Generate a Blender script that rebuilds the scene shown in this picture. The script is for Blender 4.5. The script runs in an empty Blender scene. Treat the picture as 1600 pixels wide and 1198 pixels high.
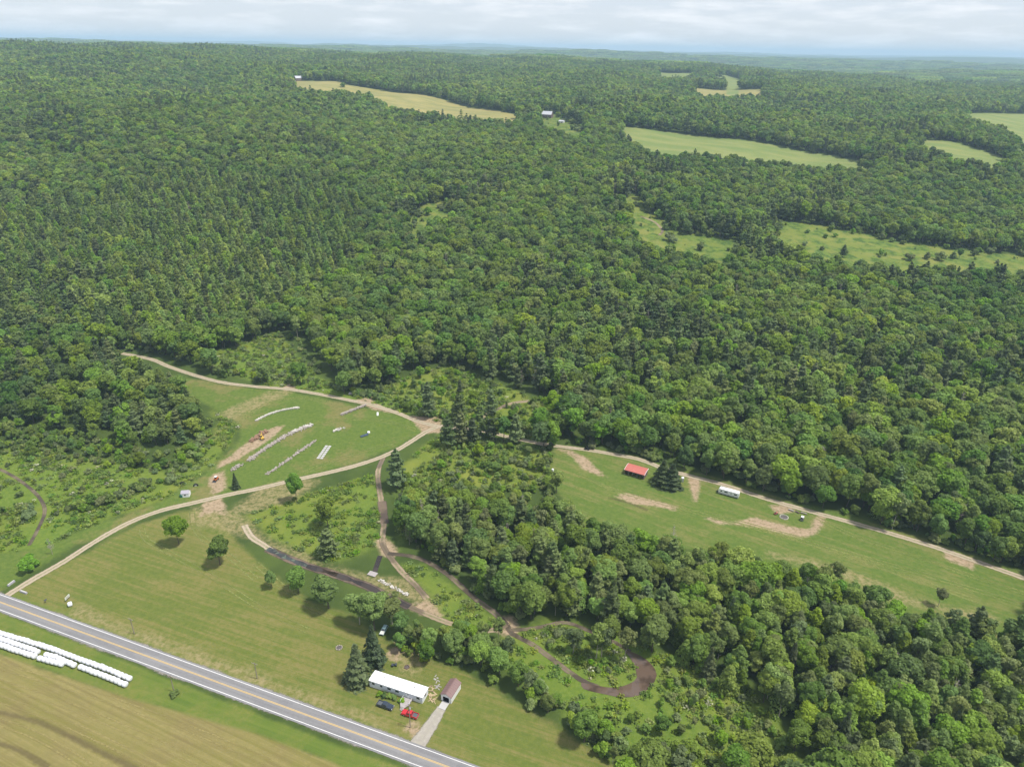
import bpy, math, random
import numpy as np
from mathutils import Vector, Matrix
R = math.radians
rnd = random.Random(7)
sc = bpy.context.scene
col = sc.collection

# ------------------------------------------------------------------ camera, sky, sun, exposure
cam_d = bpy.data.cameras.new('camera'); cam = bpy.data.objects.new('camera', cam_d); col.objects.link(cam)
cam_d.sensor_fit = 'HORIZONTAL'; cam_d.sensor_width = 36.0; cam_d.lens = 24.95
cam_d.clip_start = 1.0; cam_d.clip_end = 60000.0
PITCH, ROLL = R(25.25), R(1.0)
fw = Vector((0, math.cos(PITCH), -math.sin(PITCH))); r0 = Vector((1, 0, 0)); u0 = r0.cross(fw)
rt = math.cos(ROLL)*r0 + math.sin(ROLL)*u0; up = rt.cross(fw)
M = Matrix((rt, up, -fw)).transposed().to_4x4(); M.translation = Vector((0, 0, 200.0))
cam.matrix_world = M
sc.camera = cam

SUN_EL, SUN_AZ = 64.0, 104.0       # azimuth clockwise from +Y (straight ahead): sun from the right, a little behind the viewer
world = bpy.data.worlds.new('World'); sc.world = world; world.use_nodes = True
def build_world():
    nt = world.node_tree; nt.nodes.clear()
    N = nt.nodes.new; L = nt.links.new
    out = N('ShaderNodeOutputWorld'); bg = N('ShaderNodeBackground'); bg.inputs[1].default_value = 0.10
    sky = N('ShaderNodeTexSky'); sky.sky_type = 'NISHITA'; sky.sun_disc = False
    sky.sun_elevation = R(SUN_EL); sky.sun_rotation = R(SUN_AZ); sky.altitude = 400; sky.air_density = 1.0; sky.dust_density = 0.4; sky.ozone_density = 1.3
    tc = N('ShaderNodeTexCoord'); mp = N('ShaderNodeMapping'); mp.inputs['Scale'].default_value = (7, 7, 48)
    no = N('ShaderNodeTexNoise'); no.inputs['Scale'].default_value = 1.5; no.inputs['Detail'].default_value = 7; no.inputs['Roughness'].default_value = 0.6
    rp = N('ShaderNodeValToRGB'); rp.color_ramp.elements[0].position = 0.46; rp.color_ramp.elements[1].position = 0.70
    veil = N('ShaderNodeMixRGB'); veil.inputs[0].default_value = 0.74; veil.inputs[2].default_value = (4.0, 4.12, 4.75, 1)     # thin high overcast
    mx = N('ShaderNodeMixRGB'); mx.inputs[2].default_value = (5.9, 5.95, 6.1, 1)     # brighter cloud streaks
    L(tc.outputs['Generated'], mp.inputs[0]); L(mp.outputs[0], no.inputs[0]); L(no.outputs[0], rp.inputs[0])
    L(sky.outputs[0], veil.inputs[1]); L(veil.outputs[0], mx.inputs[1])
    half = N('ShaderNodeMath'); half.operation = 'MULTIPLY'; half.inputs[1].default_value = 1.0; L(rp.outputs[0], half.inputs[0]); L(half.outputs[0], mx.inputs[0])
    L(mx.outputs[0], bg.inputs[0]); L(bg.outputs[0], out.inputs[0])
build_world()
sun_d = bpy.data.lights.new('sun', 'SUN'); sun_d.energy = 2.8; sun_d.angle = R(7.0); sun_d.color = (1.0, 0.955, 0.88)
sun = bpy.data.objects.new('sun', sun_d); col.objects.link(sun); sun.location = (0, 0, 900)
sd = Vector((math.sin(R(SUN_AZ))*math.cos(R(SUN_EL)), math.cos(R(SUN_AZ))*math.cos(R(SUN_EL)), math.sin(R(SUN_EL))))
sun.rotation_euler = sd.to_track_quat('Z', 'Y').to_euler()
sc.view_settings.view_transform = 'Standard'; sc.view_settings.look = 'None'; sc.view_settings.gamma = 1.0
sc.view_settings.use_curve_mapping = False
sc.view_settings.exposure = 0.84
sc.render.engine = 'CYCLES'
cy = sc.cycles
cy.max_bounces = 5; cy.diffuse_bounces = 3; cy.glossy_bounces = 2; cy.transmission_bounces = 3; cy.transparent_max_bounces = 8; cy.volume_bounces = 1
cy.use_denoising = True
try: cy.denoiser = 'OPENIMAGEDENOISE'; cy.denoising_prefilter = 'ACCURATE'
except Exception: pass

# ------------------------------------------------------------------ terrain height
#<terrain>
_ky = np.array([-3000, 0, 440, 560, 700, 850, 1050, 1400, 2000, 3000, 4500, 7000, 12000, 24000, 60000.])
_kz = np.array([-12, 0, 0, 4, 18, 38, 62, 88, 112, 132, 140, 150, 165, 185, 190.])
_ty = np.arange(-3000, 40001, 10.0)
_tz = np.interp(_ty, _ky, _kz)
for _i in range(3):
    _tz = np.convolve(np.pad(_tz, 8, mode='edge'), np.ones(17)/17, mode='valid')
def _ss(a):
    a = np.clip(a, 0, 1); return a*a*(3-2*a)
def ground_z(x, y):
    z = np.interp(y, _ty, _tz)
    z = z + 42*np.exp(-((x+1500)/1000)**2 - ((y-2250)/900)**2) + 22*np.exp(-((x+700)/420)**2 - ((y-1050)/330)**2)*_ss((y-500)/300)
    z = z - 30*_ss((x-200)/1600)*_ss((y-900)/1200)
    w1 = _ss((y-520)/600)
    z = z + w1*(5*np.sin(x/95+0.7*np.sin(y/140)) + 5*np.sin(y/120+x/210+1.3) + 3*np.sin(x/47-y/63))
    w2 = _ss((y-1700)/2500)
    z = z + w2*(16*np.sin(x/900+y/1300) + 13*np.sin(y/640-x/1500+2.0) + 8*np.sin(x/410+1.0+y/700))
    z = z - 62*np.exp(-((y-5000-0.15*x)/850)**2)*_ss((x+900)/1800) + 16*np.exp(-((y-7600+0.1*x)/900)**2) - 35*np.exp(-((y-9700)/1000)**2) + 30*np.exp(-((y-12300-0.2*x)/1300)**2) - 30*np.exp(-((y-15500)/1500)**2) + 42*np.exp(-((y-19500+0.1*x)/2300)**2)
    w3 = _ss((y-5200)/5000)
    z = z + w3*(20*np.sin(y/950+x/2600+0.5) + 18*np.sin(x/2100-y/3300+1.0) + 10*np.sin(x/760+y/1900) + 6*np.sin(x/330+2)*np.sin(y/800))
    z = z + 0.25*np.sin(x/31+1.0)*np.sin(y/37) * _ss((np.abs(x*0.353+y*0.9356-150)-25)/40)
    return z
#</terrain>
def gz(x, y): return float(ground_z(np.array([float(x)]), np.array([float(y)]))[0])

# ------------------------------------------------------------------ materials
def mat(name):
    m = bpy.data.materials.new(name); m.use_nodes = True; m.node_tree.nodes.clear(); return m, m.node_tree
def simple(name, c, rough=0.6, metal=0.0, var=0.12, scale=3.0, spec=0.4, coat=0.0, bump=0.0):
    m, nt = mat(name); N = nt.nodes.new; L = nt.links.new
    o = N('ShaderNodeOutputMaterial'); b = N('ShaderNodeBsdfPrincipled')
    b.inputs['Roughness'].default_value = rough; b.inputs['Metallic'].default_value = metal; b.inputs['Specular IOR Level'].default_value = spec
    b.inputs['Coat Weight'].default_value = coat
    tc = N('ShaderNodeTexCoord'); no = N('ShaderNodeTexNoise'); no.inputs['Scale'].default_value = scale; no.inputs['Detail'].default_value = 5
    mx = N('ShaderNodeMixRGB'); mx.inputs[1].default_value = (*[v*(1-var) for v in c], 1); mx.inputs[2].default_value = (*[min(1, v*(1+var)) for v in c], 1)
    L(tc.outputs['Object'], no.inputs[0]); L(no.outputs[0], mx.inputs[0]); L(mx.outputs[0], b.inputs['Base Color'])
    if bump:
        bp = N('ShaderNodeBump'); bp.inputs['Strength'].default_value = bump; L(no.outputs[0], bp.inputs['Height']); L(bp.outputs[0], b.inputs['Normal'])
    L(b.outputs[0], o.inputs[0]); return m
def leaf(name, c1, c2, trans=0.3, stand=0.5):
    """foliage: two leaf colours blended by tree, by leaf clump and by a slow drift over the land"""
    m, nt = mat(name); N = nt.nodes.new; L = nt.links.new
    o = N('ShaderNodeOutputMaterial'); oi = N('ShaderNodeObjectInfo'); ge = N('ShaderNodeNewGeometry')
    no = N('ShaderNodeTexNoise'); no.inputs['Scale'].default_value = 0.006; no.inputs['Detail'].default_value = 3
    L(oi.outputs['Location'], no.inputs[0])
    a = N('ShaderNodeMath'); a.operation = 'MULTIPLY_ADD'; a.inputs[1].default_value = 0.8; L(oi.outputs['Random'], a.inputs[0])
    s = N('ShaderNodeMapRange'); s.inputs[1].default_value = 0.3; s.inputs[2].default_value = 0.7; s.inputs[3].default_value = -0.25; s.inputs[4].default_value = stand; L(no.outputs[0], s.inputs[0]); L(s.outputs[0], a.inputs[2])
    mx = N('ShaderNodeMixRGB'); mx.inputs[1].default_value = (*c1, 1); mx.inputs[2].default_value = (*c2, 1); L(a.outputs[0], mx.inputs[0]); mx.use_clamp = True
    hs = N('ShaderNodeHueSaturation'); L(mx.outputs[0], hs.inputs['Color'])
    v = N('ShaderNodeMapRange'); v.inputs[3].default_value = 0.72; v.inputs[4].default_value = 1.32; L(ge.outputs['Random Per Island'], v.inputs[0])
    w2 = N('ShaderNodeTexWhiteNoise'); w2.noise_dimensions = '2D'; L(oi.outputs['Random'], w2.inputs['Vector']); v2 = N('ShaderNodeMapRange'); v2.inputs[3].default_value = 0.70; v2.inputs[4].default_value = 1.32; L(w2.outputs['Value'], v2.inputs[0])
    vm = N('ShaderNodeMath'); vm.operation = 'MULTIPLY'; L(v.outputs[0], vm.inputs[0]); L(v2.outputs[0], vm.inputs[1]); L(vm.outputs[0], hs.inputs['Value'])
    wn = N('ShaderNodeTexWhiteNoise'); wn.noise_dimensions = '1D'; L(oi.outputs['Random'], wn.inputs['W'])
    h2 = N('ShaderNodeMapRange'); h2.inputs[3].default_value = 0.482; h2.inputs[4].default_value = 0.522; L(wn.outputs['Value'], h2.inputs[0]); L(h2.outputs[0], hs.inputs['Hue'])
    s3 = N('ShaderNodeMapRange'); s3.inputs[3].default_value = 0.80; s3.inputs[4].default_value = 1.12; L(w2.outputs['Color'], s3.inputs[0]); L(s3.outputs[0], hs.inputs['Saturation'])
    b = N('ShaderNodeBsdfPrincipled'); b.inputs['Roughness'].default_value = 0.55; b.inputs['Specular IOR Level'].default_value = 0.25
    t = N('ShaderNodeBsdfTranslucent'); ms = N('ShaderNodeMixShader'); ms.inputs[0].default_value = trans
    L(hs.outputs[0], b.inputs['Base Color']); L(hs.outputs[0], t.inputs[0]); L(b.outputs[0], ms.inputs[1]); L(t.outputs[0], ms.inputs[2]); L(ms.outputs[0], o.inputs[0])
    return m
MT = {}
MT['leaf_broad'] = leaf('leaf_broad', (0.129, 0.225, 0.036), (0.265, 0.359, 0.050), 0.5)
MT['leaf_bright'] = leaf('leaf_bright', (0.165, 0.281, 0.035), (0.259, 0.359, 0.050), 0.5)
MT['leaf_pine'] = leaf('leaf_pine', (0.112, 0.173, 0.056), (0.196, 0.247, 0.074), 0.4)
MT['leaf_spruce'] = leaf('leaf_spruce', (0.065, 0.108, 0.034), (0.105, 0.146, 0.042), 0.3)
MT['leaf_cedar'] = leaf('leaf_cedar', (0.167, 0.272, 0.039), (0.254, 0.355, 0.055), 0.5)
MT['leaf_larch'] = leaf('leaf_larch', (0.208, 0.308, 0.063), (0.307, 0.398, 0.079), 0.5)
MT['leaf_aspen'] = leaf('leaf_aspen', (0.185, 0.251, 0.070), (0.259, 0.314, 0.093), 0.5)
MT['leaf_willow'] = leaf('leaf_willow', (0.196, 0.266, 0.085), (0.279, 0.333, 0.115), 0.5)
MT['leaf_weed'] = leaf('leaf_weed', (0.163, 0.260, 0.034), (0.286, 0.351, 0.054), 0.45)
MT['bark'] = simple('bark', (0.10, 0.08, 0.06), 0.9, scale=2)
MT['pale_bark'] = simple('pale_bark', (0.34, 0.31, 0.26), 0.85, scale=2)
MT['dead_bark'] = simple('dead_bark', (0.30, 0.26, 0.23), 0.9, scale=2)

# ------------------------------------------------------------------ mesh helpers
class MB:
    def __init__(s): s.v = []; s.f = []
    def add(s, vs, fs):
        o = len(s.v); s.v += [tuple(p) for p in vs]; s.f += [tuple(i+o for i in q) for q in fs]; return s
    def box(s, c, d, rz=0.0, top=(1, 1)):
        x, y, z = d[0]/2, d[1]/2, d[2]/2; vs = []
        for sz, tx, ty in ((-1, 1, 1), (1, top[0], top[1])):
            for sx, sy in ((-1, -1), (1, -1), (1, 1), (-1, 1)):
                px, py = sx*x*tx, sy*y*ty
                vs.append((c[0]+px*math.cos(rz)-py*math.sin(rz), c[1]+px*math.sin(rz)+py*math.cos(rz), c[2]+sz*z))
        return s.add(vs, [(3, 2, 1, 0), (4, 5, 6, 7), (0, 1, 5, 4), (1, 2, 6, 5), (2, 3, 7, 6), (3, 0, 4, 7)])
    def prism(s, prof, y0, y1):
        """profile in x,z extruded along y"""
        n = len(prof); vs = [(p[0], y0, p[1]) for p in prof]+[(p[0], y1, p[1]) for p in prof]
        return s.add(vs, [tuple(range(n))[::-1], tuple(range(n, 2*n))]+[(i, (i+1) % n, n+(i+1) % n, n+i) for i in range(n)][:])
    def tube(s, p, q, r1, r2=None, n=6):
        r2 = r1 if r2 is None else r2
        p, q = Vector(p), Vector(q); d = (q-p).normalized(); a = d.orthogonal().normalized(); b = d.cross(a); vs = []
        for c, r in ((p, r1), (q, r2)):
            for i in range(n):
                t = 2*math.pi*i/n; vs.append(c+a*(r*math.cos(t))+b*(r*math.sin(t)))
        return s.add(vs, [(i, (i+1) % n, n+(i+1) % n, n+i) for i in range(n)]+[tuple(range(n))[::-1], tuple(range(n, 2*n))])
    def lathe(s, prof, c=(0, 0, 0), n=16, axis='z'):
        """profile of (radius, height)"""
        vs = []
        for r, h in prof:
            for i in range(n):
                t = 2*math.pi*i/n; a, b = r*math.cos(t), r*math.sin(t)
                vs.append((c[0]+a, c[1]+b, c[2]+h) if axis == 'z' else ((c[0]+a, c[1]+h, c[2]+b) if axis == 'y' else (c[0]+h, c[1]+a, c[2]+b)))
        k = len(prof); fs = [(j*n+i, j*n+(i+1) % n, (j+1)*n+(i+1) % n, (j+1)*n+i) for j in range(k-1) for i in range(n)]
        fs += [tuple(range(n))[::-1], tuple(range((k-1)*n, k*n))]
        return s.add(vs, fs)
    def mesh(s, name, material, smooth=False):
        me = bpy.data.meshes.new(name); me.from_pydata(s.v, [], s.f); me.materials.append(material); me.update()
        if smooth: me.shade_smooth()
        return me
    def build(s, name, material, parent=None, smooth=False, loc=None, rz=0):
        o = bpy.data.objects.new(name, s.mesh(name, material, smooth)); col.objects.link(o)
        if parent: o.parent = parent
        if loc is not None: o.location = loc; o.rotation_euler = (0, 0, rz)
        return o
def tag(o, label=None, cat=None, group=None, kind=None):
    if label: o['label'] = label
    if cat: o['category'] = cat
    if group: o['group'] = group
    if kind: o['kind'] = kind
    return o
def empty(name, xy, rz, label, cat, group=None, z=None):
    o = bpy.data.objects.new(name, None); col.objects.link(o); o.empty_display_size = 0.5
    o.location = (xy[0], xy[1], (gz(*xy)+0.03) if z is None else z); o.rotation_euler = (0, 0, rz); return tag(o, label, cat, group)
def copy_tree(o, parent=None):
    c = o.copy(); col.objects.link(c); c.parent = parent
    for ch in list(o.children): copy_tree(ch, c)
    return c
def mesh_np(name, V, Fq, material):
    """fast quad / tri mesh from numpy arrays"""
    me = bpy.data.meshes.new(name); k = Fq.shape[1]; n = len(Fq)
    me.vertices.add(len(V)); me.vertices.foreach_set('co', np.asarray(V, np.float32).ravel())
    me.loops.add(n*k); me.loops.foreach_set('vertex_index', np.asarray(Fq, np.int32).ravel())
    me.polygons.add(n); me.polygons.foreach_set('loop_start', np.arange(0, n*k, k, dtype=np.int32))
    me.update(calc_edges=True); me.materials.append(material); return me

# ------------------------------------------------------------------ polygons
def arr(p): return np.array(p, float)
def inside(P, x, y):
    P = arr(P); r = np.zeros(len(x), bool)
    bb = (x > P[:, 0].min()) & (x < P[:, 0].max()) & (y > P[:, 1].min()) & (y < P[:, 1].max())
    ii = np.nonzero(bb)[0]
    if len(ii) == 0: return r
    xx, yy = x[ii], y[ii]; c = np.zeros(len(ii), bool); j = len(P)-1
    for i in range(len(P)):
        if P[i, 1] != P[j, 1]:
            c ^= ((P[i, 1] > yy) != (P[j, 1] > yy)) & (xx < (P[j, 0]-P[i, 0])*(yy-P[i, 1])/(P[j, 1]-P[i, 1])+P[i, 0])
        j = i
    r[ii] = c; return r
def seg_dist(pts, x, y, closed=False, lim=1e9):
    P = arr(pts); d = np.full(len(x), float(lim)); m = len(P)
    for i in range(m if closed else m-1):
        a, b = P[i], P[(i+1) % m]; e = b-a; ll = max(e@e, 1e-9)
        t = np.clip(((x-a[0])*e[0]+(y-a[1])*e[1])/ll, 0, 1)
        d = np.minimum(d, np.hypot(x-a[0]-t*e[0], y-a[1]-t*e[1]))
    return d
def sdf(polys, x, y, lim=12.0):
    """signed distance, positive inside, clipped to +-lim metres"""
    out = np.full(len(x), -lim)
    for P in polys:
        A = arr(P); g = lim+1
        ii = np.nonzero((x > A[:, 0].min()-g) & (x < A[:, 0].max()+g) & (y > A[:, 1].min()-g) & (y < A[:, 1].max()+g))[0]
        if len(ii) == 0: continue
        d = seg_dist(P, x[ii], y[ii], True, lim); s = np.where(inside(P, x[ii], y[ii]), d, -d)
        out[ii] = np.maximum(out[ii], s)
    return out
def smooth_line(pts, step=3.0):
    """Catmull-Rom through the points, resampled"""
    P = [Vector(p) for p in pts]; P = [P[0]*2-P[1]]+P+[P[-1]*2-P[-2]]; out = []
    for i in range(1, len(P)-2):
        a, b, c, d = P[i-1], P[i], P[i+1], P[i+2]; n = max(2, int((c-b).length/step))
        for k in range(n):
            t = k/n
            out.append(0.5*((2*b)+(c-a)*t+(2*a-5*b+4*c-d)*t*t+(3*b-a-3*c+d)*t**3))
    out.append(P[-2]); return [(p.x, p.y) for p in out]

# open ground: as it lies, and where a grown tree would hide it
OPEN = dict(
 park=[[(-276.9,462.5),(-246.8,456.1),(-217.6,439.7),(-189.8,423.2),(-162.4,416.7),(-136.6,413.7),(-109.2,402.5),(-83,391.9),(-61.4,378.6),(-41.2,369.2),(-39.9,356.3),(-55.8,338),(-67.3,323.1),(-97.1,306.1),(-125.2,292.4),(-151.3,279.5),(-163.9,273.5),(-178,260.1),(-191.3,252.8),(-206.6,250.2),(-238.1,247.1),(-249.3,262.8),(-217.9,268.6),(-200.2,274.1),(-184.4,284.8),(-168.3,297.4),(-162.5,314.4),(-163.5,334),(-177.1,366.8),(-196.5,388.3),(-214.7,412.5),(-241,438.4),(-266.1,449.8)]],
 lawn=[[(-67.3,323.1),(-97.1,306.1),(-125.2,292.4),(-151.3,279.5),(-163.9,273.5),(-178,260.1),(-191.3,252.8),(-238.1,247.1),(-251,228.1),(-176.2,133.4),(39.9,137.3),(33.8,148.6),(22.6,158.5),(12.6,166.8),(1.9,173.1),(-9.4,181),(-16.7,188),(-23.4,186.4),(-34.8,186.1),(-39.8,191.9),(-40.5,201.3),(-34.7,203.1),(-22.6,203.4),(-11.6,202),(-0.8,207.3),(-12.7,222.8),(-25.5,236),(-37.7,246.9),(-46.9,257),(-53.1,278.7),(-59.3,315.2)]],
 air=[[(22.6,340.5),(57.1,338.3),(83.1,326.7),(110.1,311.6),(134.9,296.7),(160.8,282.3),(184.3,267.9),(205.7,253.8),(228.9,237.8),(206.1,204),(190.8,210.9),(174.4,217.3),(156.9,223.3),(149.8,236.6),(139.5,244.5),(126.4,246.3),(113.7,250.3),(96.3,258.7),(76.2,259),(59.5,263),(42.7,270.1),(32.9,276.6),(28.9,285.8),(22.9,302.3),(21.9,323.6)], [(22.3,285.9),(31.4,264.2),(40.8,257.9),(56.8,251.2),(72.7,247.3),(91.9,247),(108.6,239),(120.6,235.2),(133.2,233.5),(143.1,225.9),(149.8,213.2),(166.5,207.5),(182.2,201.4),(196.9,194.9),(212.9,218.5),(165,244.6),(120.6,276.4),(34,319)], [(22.1,282.9),(31.1,261.5),(40.4,255.3),(56.2,248.6),(72,244.7),(91,244.4),(107.4,236.4),(119.4,232.7),(131.8,231),(141.6,223.5),(148.3,211),(164.8,205.3),(180.3,199.3),(194.8,192.8),(210.6,216.2),(163.3,242.1),(119.3,273.5),(33.6,315.6)]],
 corner=[[(-73.8,336),(-56.9,346.3),(-40.4,361.5),(-36.4,349.8),(-53.3,332.6),(-62,315.1),(-65.7,313.2)], [(-71.6,326.1),(-55.2,336),(-39.2,350.8),(-35.3,339.4),(-51.7,322.8),(-60.1,305.7),(-63.7,303.8)], [(-69.4,316.1),(-53.5,325.8),(-38,340.1),(-34.2,329),(-50.1,312.9),(-58.3,296.3),(-61.7,294.5)]],
 trackend=[[(-282.1,465.6),(-252.7,459.1),(-217.6,439.7),(-213.3,424),(-240.8,433.3),(-270.3,447.5)], [(-275.3,454.4),(-246.6,448.1),(-212.5,429.2),(-208.2,413.8),(-235,422.9),(-263.7,436.7)], [(-268.5,443.2),(-240.6,437.1),(-207.3,418.7),(-203,403.6),(-229.2,412.5),(-257.2,425.8)]],
 loop=[[(-2.2,211.7),(9,207.5),(21.6,212.3),(38.3,204.9),(49.9,196.5),(55.7,185.8),(49.8,175.1),(37,171.2),(23.8,174.1),(13.1,182),(1.7,194.4)], [(-2.1,208.5),(8.9,204.4),(21.3,209.1),(37.7,201.8),(49.1,193.6),(54.9,183),(49,172.5),(36.4,168.6),(23.4,171.4),(12.9,179.3),(1.7,191.5)], [(-2.1,205.3),(8.7,201.3),(20.9,205.9),(37.1,198.8),(48.4,190.6),(54,180.2),(48.3,169.9),(35.9,166),(23,168.8),(12.7,176.6),(1.7,188.6)]],
)
FARG = {
 'ridge_hay': [[(-531,1807),(-432,1802),(-376,1717),(-296,1704),(-143,1580),(-21,1415),(6,1389),(-3,1363),(-55,1374),(-131,1446),(-195,1466),(-265,1518),(-322,1655),(-371,1659),(-421,1637),(-465,1647)], [(-523,1779),(-415,1730),(-371,1692),(-289,1662),(-141,1557),(-20,1394),(5,1370),(-3,1344),(-54,1353),(-128,1414),(-192,1447),(-261,1496),(-315,1618),(-367,1638),(-416,1617),(-458,1621)], [(-512,1742),(-407,1697),(-366,1669),(-278,1597),(-139,1534),(-20,1375),(5,1351),(-2,1324),(-53,1334),(-125,1382),(-190,1426),(-258,1477),(-306,1568),(-361,1614),(-411,1597),(-451,1599)], [(-496,1689),(-401,1672),(-361,1646),(-270,1551),(-136,1509),(-20,1356),(5,1330),(-2,1303),(-53,1316),(-123,1353),(-187,1403),(-255,1459),(-297,1525),(-355,1586),(-406,1576),(-446,1578)], [(-483,1644),(-396,1650),(-356,1622),(-264,1521),(-134,1481),(-20,1336),(5,1308),(-2,1279),(-52,1297),(-120,1326),(-183,1377),(-251,1442),(-291,1495),(-346,1545),(-399,1551),(-440,1557)], [(-474,1613),(-390,1629),(-349,1591),(-260,1498),(-131,1450),(-19,1316),(5,1283),(-2,1251),(-51,1277),(-118,1303),(-179,1346),(-248,1424),(-287,1471),(-334,1493),(-390,1514),(-433,1534)]],
 'right_hay': [[(173,1262),(271,1253),(396,1175),(475,1115),(517,1027),(482,1062),(413,1100),(339,1110),(277,1132),(225,1117),(212,1151)], [(171,1246),(267,1235),(391,1159),(469,1100),(510,1014),(476,1048),(408,1086),(334,1095),(272,1113),(221,1096),(208,1133)], [(168,1231),(263,1216),(386,1144),(463,1085),(504,1002),(470,1034),(402,1072),(330,1079),(267,1093),(217,1074),(205,1114)], [(166,1215),(259,1197),(381,1129),(456,1071),(497,989),(463,1019),(397,1057),(325,1064),(262,1074),(212,1050),(201,1092)], [(164,1199),(254,1177),(376,1114),(450,1056),(491,976),(456,1005),(391,1041),(320,1049),(257,1054),(207,1026),(196,1068)], [(162,1183),(250,1157),(371,1099),(443,1040),(484,962),(449,989),(385,1025),(315,1033),(253,1034),(202,1003),(192,1043)]],
 'corner_hay': [[(623,1169),(672,1150),(699,1092),(710,1054),(673,1062),(639,1087)], [(612,1149),(660,1130),(688,1075),(699,1039),(664,1048),(631,1072)], [(602,1130),(650,1112),(678,1059),(690,1025),(655,1034),(622,1058)], [(593,1113),(640,1095),(669,1045),(680,1011),(646,1020),(614,1044)], [(584,1097),(631,1080),(660,1030),(671,997),(638,1007),(607,1031)], [(576,1081),(622,1065),(651,1017),(662,984),(630,994),(599,1018)]],
 'top_hay': [[(929,1582),(1001,1625),(1135,1701),(1240,1730),(887,1213),(895,1323),(950,1471),(921,1509)], [(905,1542),(975,1582),(1105,1658),(1204,1679),(854,1167),(867,1282),(930,1440),(901,1477)], [(885,1506),(950,1542),(1075,1612),(1175,1639),(827,1131),(835,1235),(908,1405),(879,1441)], [(863,1469),(928,1505),(1049,1573),(1149,1602),(805,1101),(805,1190),(882,1365),(854,1400)], [(837,1425),(907,1471),(1025,1537),(1122,1565),(786,1074),(781,1154),(854,1322),(828,1357)], [(810,1379),(883,1433),(1001,1502),(1098,1532),(769,1051),(760,1124),(822,1273),(798,1308)]],
 'hill_hay': [[(465,2039),(623,1935),(583,1853),(467,1913)], [(456,2001),(610,1894),(575,1829),(459,1884)], [(449,1970),(601,1865),(568,1807),(452,1853)], [(442,1941),(593,1841),(562,1785),(444,1821)], [(436,1913),(585,1818),(555,1764),(435,1783)], [(430,1886),(578,1796),(548,1743),(421,1727)]],
 'hill_green': [[(776,3069),(717,2477),(654,2270),(613,2236),(681,2519)], [(685,2711),(706,2440),(621,2153),(572,2087),(670,2475)], [(674,2664),(696,2404),(565,1959),(546,1989),(657,2430)], [(664,2626),(685,2365),(550,1908),(531,1937),(642,2373)], [(655,2592),(671,2318),(539,1871),(520,1895),(623,2302)], [(647,2558),(653,2256),(530,1838),(509,1858),(578,2137)]],
 'hill_green2': [[(521,2852),(615,2693),(543,2607),(494,2675)], [(510,2790),(605,2652),(536,2575),(485,2621)], [(499,2733),(598,2620),(529,2542),(473,2558)], [(490,2681),(592,2593),(522,2510),(462,2499)], [(480,2625),(586,2567),(515,2478),(452,2444)], [(467,2554),(580,2541),(508,2443),(441,2384)]],
 'barnyard': [[(41,1419),(77,1407),(92,1306),(113,1227),(101,1199),(68,1271),(43,1336)], [(41,1398),(75,1381),(90,1280),(111,1209),(99,1181),(67,1245),(42,1311)], [(40,1377),(74,1353),(88,1255),(110,1191),(98,1163),(65,1219),(41,1284)], [(40,1355),(72,1324),(87,1232),(108,1174),(96,1146),(64,1196),(40,1254)], [(39,1331),(71,1295),(85,1210),(107,1156),(95,1129),(63,1173),(39,1223)], [(38,1304),(69,1265),(84,1188),(105,1139),(93,1111),(62,1152),(38,1194)]],
 'pasture_a': [[(108,840),(148,857),(148,807),(166,786),(168,749),(206,743),(227,722),(226,695),(179,697),(144,737),(126,773)], [(128,794),(164,775),(165,738),(203,732),(224,711),(223,684),(177,687),(142,727),(124,763)], [(126,783),(161,764),(163,728),(200,721),(220,701),(220,674),(174,676),(140,716),(122,752)], [(124,772),(159,753),(161,717),(197,710),(217,690),(216,664),(171,666),(138,705),(120,741)], [(123,761),(157,742),(158,706),(194,699),(214,679),(213,653),(168.5,654.8),(136,694),(119,730)], [(121,750),(154,730),(156,694),(191,688),(210,668),(209.4,642.4),(165.7,643.9),(134,683),(117,719)]],
 'pasture_b': [[(286,797),(315,788),(362,763),(402,744),(447,726),(517,710),(549,701),(524,663),(485,679),(441,689),(386,681),(338,688),(295,710),(277,745)], [(281,783),(310,775),(356,751),(395,732),(440,714),(508,698),(541,690),(516,652),(477,668),(433,678),(380,670),(333,678),(291,699),(273,733)], [(277,770),(305,762),(350,739),(389,720),(432,702),(499,686),(531,678),(507,641),(469,657),(426,667),(373,659),(328,667),(286,688),(268,722)], [(272,758),(300,749),(345,727),(383,708),(425,690),(491,674),(522,666),(498,630),(461,646),(419,656),(367,648),(323,656),(282,677),(264,711)], [(267,745),(295,737),(339,715),(376,696),(418,678),(482,662),(513,655),(490,620),(453,635),(412,644),(361,637),(317,645),(277,666),(260,699)], [(263,732),(290,725),(334,703),(370,685),(411,667),(474,651),(504,643),(481,609),(445,623),(405,633),(354,626),(312,634),(273,656),(256,688)]],
 'glade': [[(-116,755),(-111,800),(-100,829),(-78,838),(-69,820),(-94,794),(-104,752)], [(-114,744),(-109,789),(-98,818),(-77,826),(-68,808),(-93,783),(-102,741)], [(-112,733),(-108,778),(-97,807),(-76,815),(-67,797),(-92,771),(-101,730)], [(-110,722),(-106,766),(-96,795),(-75,803),(-66,785),(-90,760),(-99,719)], [(-109,710),(-105,755),(-94,784),(-74,791),(-65,773),(-89,748),(-97,707)], [(-107,698),(-103,743),(-93,772),(-73,779),(-64,761),(-88,736),(-96,695)]],
}
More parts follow.
